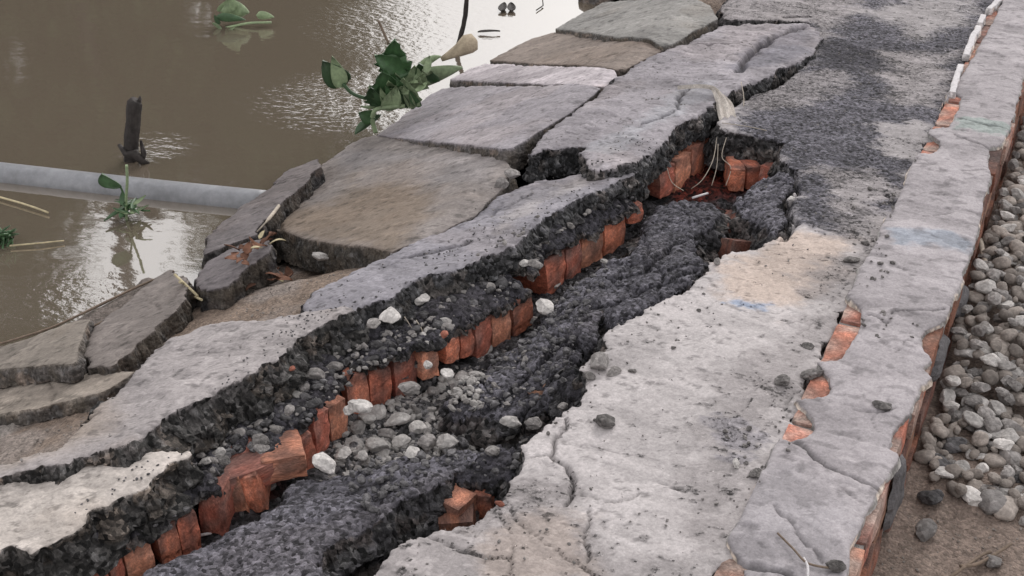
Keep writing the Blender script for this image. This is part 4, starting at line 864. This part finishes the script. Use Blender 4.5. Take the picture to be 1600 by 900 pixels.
# water plants
def plant(name, loc, label, cat='water plant'):
    e = bpy.data.objects.new(name, None); e.location = loc; link(e); return tag(e, label, cat)
Gh = (600, 200, -.36)
e = plant('water_hyacinth', at(600, 200, -.38), 'uprooted water hyacinth cluster with dark torn leaves caught on the bank slab')
def HL(nm, p0, p1, wpx, mt, h0=0, h1=0, **k):
    dep = 5.2; leaf(nm, rel(up(p0[0], p0[1], h0, Gh), e), rel(up(p1[0], p1[1], h1, Gh), e), wpx/F*dep, mt, e, **k)
fr = (cY, sY, 0)
HL('leaf', (612, 115), (618, 55), 46, M_LEAF, .02, -.02, side=fr, ragged=.25, curl=.1)
HL('leaf', (640, 112), (586, 80), 40, M_LEAF, .0, -.02, side=(fr[0]*.5, fr[1]*.5, .8), ragged=.25)
HL('leaf', (625, 150), (600, 100), 58, M_LEAF, -.03, -.05, side=fr, ragged=.15, curl=.15)
HL('leaf', (600, 160), (582, 125), 40, M_LEAF, -.03, -.05, side=fr, ragged=.2)
HL('leaf', (640, 160), (632, 112), 44, M_LEAFP, -.05, -.05, side=fr, ragged=.12)
HL('leaf', (610, 162), (622, 122), 30, M_LEAFP, -.07, -.07, side=fr)
HL('leaf', (655, 140), (648, 100), 36, M_LEAFP, .0, .0, side=fr, ragged=.15)
HL('leaf', (675, 130), (655, 95), 34, M_LEAF, .02, .0, side=fr)
HL('leaf', (640, 128), (720, 118), 34, M_LEAFP, .0, .1, side=(fr[0]*.3, fr[1]*.3, .9), curl=-.15)
HL('leaf', (645, 122), (690, 104), 24, M_LEAFP, .03, .1, side=(fr[0]*.3, fr[1]*.3, .9))
HL('leaf', (540, 132), (505, 92), 40, M_LEAF, .0, .0, side=(fr[0]*.8, fr[1]*.8, .5), curl=.2)
HL('leaf', (538, 134), (520, 84), 26, M_LEAFP, -.01, -.01, side=(fr[0]*.8, fr[1]*.8, .5), curl=.2)
HL('leaf', (585, 176), (555, 205), 34, M_LEAF, -.02, -.04, side=(fr[0], fr[1], .3), curl=.25)
HL('leaf', (588, 180), (562, 170), 26, M_LEAF, -.03, -.03, side=(fr[0]*.4, fr[1]*.4, .8))
for i in range(7):
    xx = 596+i*9; HL('leaf', (xx+6, 158+3*(i % 2)), (xx-8, 128-4*(i % 3)), 15, M_LEAFP if i % 2 else M_LEAF, -.06, -.08, side=fr, curl=.1)
for i in range(22):
    a_ = random.uniform(.3, 2.9); L_ = random.uniform(14, 30); x0, y0 = random.uniform(588, 672), 0; y0 = 165-(x0-588)*.55+random.uniform(-14, 2)
    HL('leaf', (x0, y0), (x0+L_*math.cos(a_), y0-L_*math.sin(a_)), random.uniform(9, 20), random.choice((M_LEAF, M_LEAFP, M_LEAFP)), random.uniform(-.1, .02), random.uniform(-.1, .02), side=(fr[0], fr[1], random.uniform(-.6, .6)), curl=random.uniform(-.1, .25), ragged=.1, n=6, m=4)
def HS(nm, pts, r, mt, hs=0):
    tube(nm, smooth_path([rel(up(p[0], p[1], hs, Gh), e) for p in pts], 5), r, mt, e, 8)
HS('stem', [(537, 128), (550, 142), (570, 150), (590, 152)], .008, M_LEAF, -.02)
HS('stem', [(590, 195), (585, 175), (590, 160), (610, 156), (635, 154)], .009, M_LEAFP, -.08)
HS('stem', [(592, 30), (600, 48), (608, 66)], .005, M_TWIG, -.02)
HS('stem', [(612, 110), (616, 140), (600, 160)], .009, M_LEAF, 0)
bulb = [(728, 78), (718, 88), (705, 95), (692, 102)]
tube('bulb', [rel(up(p[0], p[1], .1, Gh), e) for p in [(744, 76), (740, 78), (730, 82), (715, 92), (700, 100), (688, 106)]], [.008, .034, .040, .026, .016, .010], mat('bulb_skin', color=(.36, .30, .22), grain=.2, gscale=60, bump=.3, bdist=.002, big=.3), e, 14, .03)
# thin stick added in place of a dark reflected line on the water
Gs = (716, 84, -.4); s_ = [up(p[0], p[1], 0, Gs) for p in [(713, 88), (716, 70), (724, 40), (728, 14), (731, -30)]]
tag(tube('reflection_stick', smooth_path(s_, 3), .011, M_WOOD, seg=8, jitter=.1), 'thin dark stick standing in for a reflection on the bright water', 'stick')
def floater(px, py, L, wd, ang, label, mt=M_WOOD):
    g = Vector(at(px, py, -.39)); d = Vector((math.cos(ang), math.sin(ang), .02)); o = leaf('floating_leaf', g-d*L/2, g+d*L/2, wd, mt, None, .05); tag(o, label, 'leaf', 'dark leaves floating on the bright water')
floater(786, 12, .13, .045, YAW+1.45, 'left of two dark upright leaf shapes on the bright water'); floater(799, 12, .13, .045, YAW+1.6, 'right of two dark upright leaf shapes on the bright water')
floater(764, 50, .11, .03, YAW, 'flat dark floating leaf below the paired ones')
for px, py in ((838, 16),):
    g = Vector(at(px, py, -.392)); tag(tube('floating_twig', [g, g+Vector((cY, sY, 0))*.03*random.uniform(-1, 1)+Vector((0, .09, 0)), g+Vector((cY, sY, 0))*.07*random.uniform(-1, 1)+Vector((0, .2, .03))], .003, M_WOOD, seg=6), 'thin dark twig floating beside the far bank slabs', 'twig', 'twigs on the bright water')
# floating plant top left
e = plant('water_hyacinth', at(360, 40, -.4), 'small floating hyacinth with pale green leaves at the top of the view'); Gh = (365, 40, -.4)
dep = 6.3
def HL2(p0, p1, wpx, mt, h0=0, h1=0, **k): leaf('leaf', rel(up(p0[0], p0[1], h0, Gh), e), rel(up(p1[0], p1[1], h1, Gh), e), wpx/F*6.3, mt, e, **k)
HL2((345, 18), (388, 22), 34, M_LEAFP, 0, 0, side=(fr[0]*.2, fr[1]*.2, 1), curl=.3)
HL2((340, 22), (386, 27), 14, M_LEAF, -.05, -.05, side=(fr[0]*.2, fr[1]*.2, 1), curl=.1)
HL2((350, 22), (362, -4), 30, M_LEAFP, .03, .03, side=fr); HL2((400, 24), (428, 28), 14, M_LEAFP, 0, 0, side=(fr[0]*.2, fr[1]*.2, 1))
HL2((336, 30), (352, 44), 9, M_LEAFP, -.05, -.06, side=fr); HL2((352, 48), (372, 36), 8, M_LEAFP, -.06, -.05, side=fr); HL2((345, 34), (338, 18), 8, M_LEAF, -.04, -.04, side=fr)
tube('stem', smooth_path([rel(up(p[0], p[1], -.02, Gh), e) for p in [(352, 42), (370, 38), (392, 34), (425, 33)]], 4), .006, M_LEAFP, e, 8)
# weed growing on the pipe
e = plant('bank_weed', at(208, 328, -.4), 'green weed with one round leaf growing up over the pipe'); Gh = (208, 315, -.36)
def HL3(p0, p1, wpx, mt, h0=-.06, h1=-.06, **k): leaf('leaf', rel(up(p0[0], p0[1], h0, Gh), e), rel(up(p1[0], p1[1], h1, Gh), e), wpx/F*4.8, mt, e, **k)
tube('stem', smooth_path([rel(up(p[0], p[1], -.07, Gh), e) for p in [(206, 330), (205, 300), (207, 270), (206, 245)]], 5), .005, M_LEAFP, e, 8)
tube('stem', smooth_path([rel(up(p[0], p[1], -.06, Gh), e) for p in [(203, 300), (195, 280), (186, 272)]], 5), .004, M_LEAF, e, 8)
HL3((188, 282), (168, 258), 30, M_LEAF, side=fr); 
for i in range(26):
    a = random.uniform(-2.9, -.2)+math.pi; L = random.uniform(12, 34); x0, y0 = 206+random.uniform(-8, 14), 312+random.uniform(-8, 12)
    HL3((x0, y0), (x0+L*math.cos(a), y0-abs(L*math.sin(a))*random.uniform(-.5, .6)), random.uniform(6, 12), random.choice((M_LEAF, M_LEAF, M_LEAFP)), random.uniform(-.1, 0), random.uniform(-.12, 0), side=fr, curl=random.uniform(-.1, .3))
# grass tuft at left edge
e = plant('grass_tuft', at(5, 385, -.4), 'bright green grass tuft in the water at the left edge', 'grass tuft'); Gh = (5, 380, -.4)
for i in range(34):
    x0 = random.uniform(-25, 22); tube('blade', smooth_path([rel(up(x0, 384, random.uniform(-.05, .05), Gh), e), rel(up(x0+random.uniform(-8, 12), 368, 0, Gh), e), rel(up(x0+random.uniform(-15, 26), random.uniform(352, 374), random.uniform(-.05, .05), Gh), e)], 3), [.004]*6+[.001], M_LEAF, e, 4)
tag(tube('straw_stalk', [at(15, 384, -.39), at(60, 380, -.388), at(100, 376, -.39)], [.003, .0025, .002], M_STRAW, seg=6), 'pale straw stalk floating beside the grass tuft', 'straw')
tag(tube('straw_stalk', smooth_path([at(-30, 300, -.39), at(35, 318, -.388), at(75, 332, -.39)], 4), .0035, M_STRAW, seg=6), 'long pale reed floating in front of the pipe', 'straw')
# dry leaves and straw by the dark block
def on(px, py, dz=0):
    q = at(px, py, bank(-.04)); return Vector((q[0], q[1], surf(q[0], q[1])+dz))
for i in range(34):
    px, py = random.uniform(372, 452), 0; py = 452-(px-372)*.45+random.uniform(-14, 10); q = on(px, py, .02); a = random.uniform(0, 6.28); L = random.uniform(.02, .055)
    o = leaf('dry_leaf', q, q+Vector((math.cos(a)*L, math.sin(a)*L, random.uniform(-.01, .03))), random.uniform(.012, .03), random.choice((M_DRY, M_DRY, M_DRY, M_STRAW)), None, random.uniform(0, .4), n=5, m=3)
    tag(o, 'curled reddish-brown dry leaf in the litter beside the dark block', 'dry leaf', 'dry leaves beside the dark block')
tag(tube('bamboo_sliver', smooth_path([at(402, 362, bank(.05)), at(420, 342, bank(.07)), at(437, 320, bank(.04))], 4), [.0025]*4+[.006]*5, M_ROOT, seg=6), 'whitish bamboo sliver leaning on the mossy bank slab', 'stick')
for k, (px, py, px2, py2) in enumerate(((288, 490, 300, 455), (280, 478, 312, 484), (296, 470, 318, 490))):
    tag(tube('straw_bit', [on(px, py, .03), on(px2, py2, .05)], .004, M_STRAW, seg=5), 'short yellow straw bit beside the tilted block', 'straw', 'straw beside the tilted block')
# long rods along the waterline at lower left
for k, L in enumerate(([(-40, 548), (80, 512), (200, 455), (272, 424)], [(20, 562), (100, 530), (150, 508), (190, 488)])):
    tag(tube('waterline_stick', smooth_path([at(p[0], p[1], -.375-.012*i%3*.0) for i, p in enumerate(L)], 6), .004, M_TWIG, seg=7, jitter=.25), ['brown stick along the waterline, touching the tilted block', 'brown stick half buried in mud below the waterline', 'short brown stick at the water edge, nearest the water'][k], 'stick', 'sticks along the waterline')
tag(tube('pale_root', smooth_path([at(1532, 375, -.15), at(1538, 405, -.16), at(1552, 445, -.17), at(1566, 470, -.19)], 5), .008, M_ROOT, seg=8), 'curved pale root standing between the kerb and pebbles', 'root')
for k, L in enumerate(([(1500, 885), (1530, 880), (1580, 850)], [(1480, 905), (1530, 870), (1548, 862)], [(1530, 720), (1580, 705), (1620, 690)], [(1490, 640), (1530, 655), (1570, 640)])):
    tag(tube('dry_twig', smooth_path([at(p[0], p[1], -.235) for p in L], 5), .004, M_TWIG, seg=6, jitter=.15), ['dry twig on the soil at the bottom right', 'second dry twig crossing the first at the bottom right', 'dry twig below the pebble heap at the right edge', 'dry twig lying on the foot of the pebble heap'][k], 'twig', 'dry twigs on the verge soil')
tag(tube('white_thread', smooth_path([at(1262, 905, .03), at(1262, 885, .035), at(1256, 872, .02)], 5), .0025, M_WHITE, seg=6), 'short bright white thread standing on the kerb at the bottom', 'thread')
tag(tube('plant_stalk', smooth_path([at(1215, 833, .02), at(1240, 858, .022), at(1262, 880, .03), at(1300, 888, .02)], 5), .0022, M_TWIG, seg=6), 'thin dry stalk lying on the mortar cap near the bottom', 'stalk')
# fibre strap over the broken edge and threads in the hole
pts = [at(1060, 138, .045), at(1095, 136, .052), at(1115, 140, .055), at(1130, 160, .03), at(1136, 185, .0), at(1140, 200, -.02)]
V, Fc = [], []; sp_ = smooth_path(pts, 7); 
for i, p in enumerate(sp_):
    t = i/(len(sp_)-1); wd = .008+.05*sm(.3, .7, t); s2 = Vector((.8, .5, 0)).normalized()
    for j in range(9): u = j/8-.5; V.append(p+s2*(u*wd)+Vector((0, 0, .006*math.cos(u*14+i*.2)+.004)))
n0 = len(V); V += [v-Vector((0, 0, .003)) for v in V]
for i in range(len(sp_)-1):
    for j in range(8): a = i*9+j; Fc.append((a, a+1, a+10, a+9)); Fc.append((n0+a, n0+a+9, n0+a+10, n0+a+1))
me = bpy.data.meshes.new('fibre_strap'); me.from_pydata([tuple(v) for v in V], [], Fc); me.materials.append(M_CLOTH)
tag(link(bpy.data.objects.new('fibre_strap', me)), 'pale cream fibre strap draped over the broken crust edge', 'strap')
for k, (L, lb) in enumerate((([(1158, 128, .04), (1162, 150, .01), (1162, 166, .005)], 'white thread looping down just right of the fibre strap'), ([(1128, 192, .01), (1170, 198, .006), (1198, 204, .003)], 'white thread lying along the lip of the deep hole'), ([(1192, 202, .004), (1193, 230, -.04), (1192, 260, -.10)], 'pale thread hanging down the deep hole'),
                             ([(1135, 215, -.02), (1128, 245, -.06), (1142, 262, -.08), (1134, 290, -.12)], 'crooked pale thread in the middle of the hole'), ([(1120, 215, -.03), (1114, 250, -.06), (1098, 280, -.09), (1080, 295, -.12)], 'pale root thread curving across the hole bricks'), ([(1122, 225, -.03), (1120, 260, -.08), (1112, 290, -.12)], 'straight pale root thread in front of the hole bricks'),
                             ([(1042, 262, -.05), (1050, 285, -.09), (1068, 298, -.10)], 'pale root thread at the left of the hole bricks'), ([(650, 500, -.02), (660, 520, -.04), (648, 545, -.06)], 'yellowish root thread above the lower bricks'), ([(632, 495, -.0), (645, 515, -.04), (656, 535, -.05)], 'second yellowish root thread above the lower bricks'))):
    tag(tube('root_thread', smooth_path([at(*p) for p in L], 5), .0013, M_ROOT, seg=5), lb, 'thread', 'threads and roots in the crack')
for p0, p1, lb in (((1082, 309), (1106, 302), 'small white plastic sliver on the sagging asphalt'), ((305, 838), (345, 830), 'white sliver beside the nearest bricks')):
    z0 = surf(*at(p0[0], p0[1], -.07)[:2])+.012
    tag(tube('white_sliver', [at(*p0, z0), at(*p1, z0)], .0035, M_WHITE, seg=6), lb, 'sliver')

# ------------------------------------------------------------------ far bank seen only as reflections: trees and a pole
def tree(x, y, h, cw, label):
    e = bpy.data.objects.new('broad_tree', None); e.location = (x, y, .2); link(e); tag(e, label, 'tree', 'trees on the far bank')
    tube('trunk', [(0, 0, -.3), (.1, 0, h*.3), (.0, .15, h*.6), (.1, .1, h*.85)], [.16, .13, .08, .03], M_BARK, e, 8)
    r = np.random.RandomState(int(abs(x*100+y*7))); n = 9000
    cl = r.normal(size=(40, 3)); cl /= np.linalg.norm(cl, axis=1, keepdims=True); cl *= (r.rand(40, 1)**.4)*np.array([cw, cw, h*.46]); cl[:, 2] += h*.54
    c = cl[r.randint(0, 40, n)]+r.normal(size=(n, 3))*.38; c[:, 2] = np.maximum(c[:, 2], .1)
    a = r.normal(size=(n, 3)); a /= np.linalg.norm(a, axis=1, keepdims=True); b_ = np.cross(a, r.normal(size=(n, 3))); b_ /= np.linalg.norm(b_, axis=1, keepdims=True)
    L = .13; V = np.stack([c-a*L, c+b_*L*.55, c+a*L, c-b_*L*.55], 1).reshape(-1, 3)
    me = mesh_np('crown', V, np.arange(4*n), np.full(n, 4), [M_CROWN], None, smooth=False); link(bpy.data.objects.new('crown', me), e)
def far(px, D):   # bearing of a picture column, at distance D
    X, Y, Z = ray(px, 450); l = math.hypot(X, Y); return X/l*D, Y/l*D
k = 0
for px, D, h, cw in [(-1500, 20, 9, 2.8), (-1150, 19, 10, 2.8), (-900, 19, 11, 2.6), (-680, 18.5, 12, 2.4), (-450, 18, 12.5, 2.4), (-260, 18, 12.3, 2.0), (-110, 18.5, 12.2, 1.5), (20, 18.5, 11.2, 1.1), (110, 19, 8.0, 1.0), (200, 19, 7.5, 1.2), (290, 19, 7.7, 1.2), (380, 19, 8.6, 1.3), (460, 19.5, 9.2, 1.2), (540, 20, 9.4, 1.0)]:
    xx, yy = far(px, D+6); k += 1
    tree(xx, yy, h*(D+6)/D, cw*1.25, 'dense dark tree on the far bank, mirrored in the water')

xx, yy = far(203, 24)
e = bpy.data.objects.new('utility_pole', None); e.location = (xx, yy, .2); link(e); tag(e, 'tall dark pole rising above the trees on the far bank, mirrored in the water', 'pole')
tube('shaft', [(0, 0, -.3), (0, 0, 6), (0, 0, 24*math.tan(math.radians(29.6))-2.6)], [.17, .16, .15], M_WOOD, e, 12)
xa = tube('crossarm', [(-.9*cY, -.9*sY, 8.6), (.9*cY, .9*sY, 8.6)], .12, M_WOOD, e, 8)
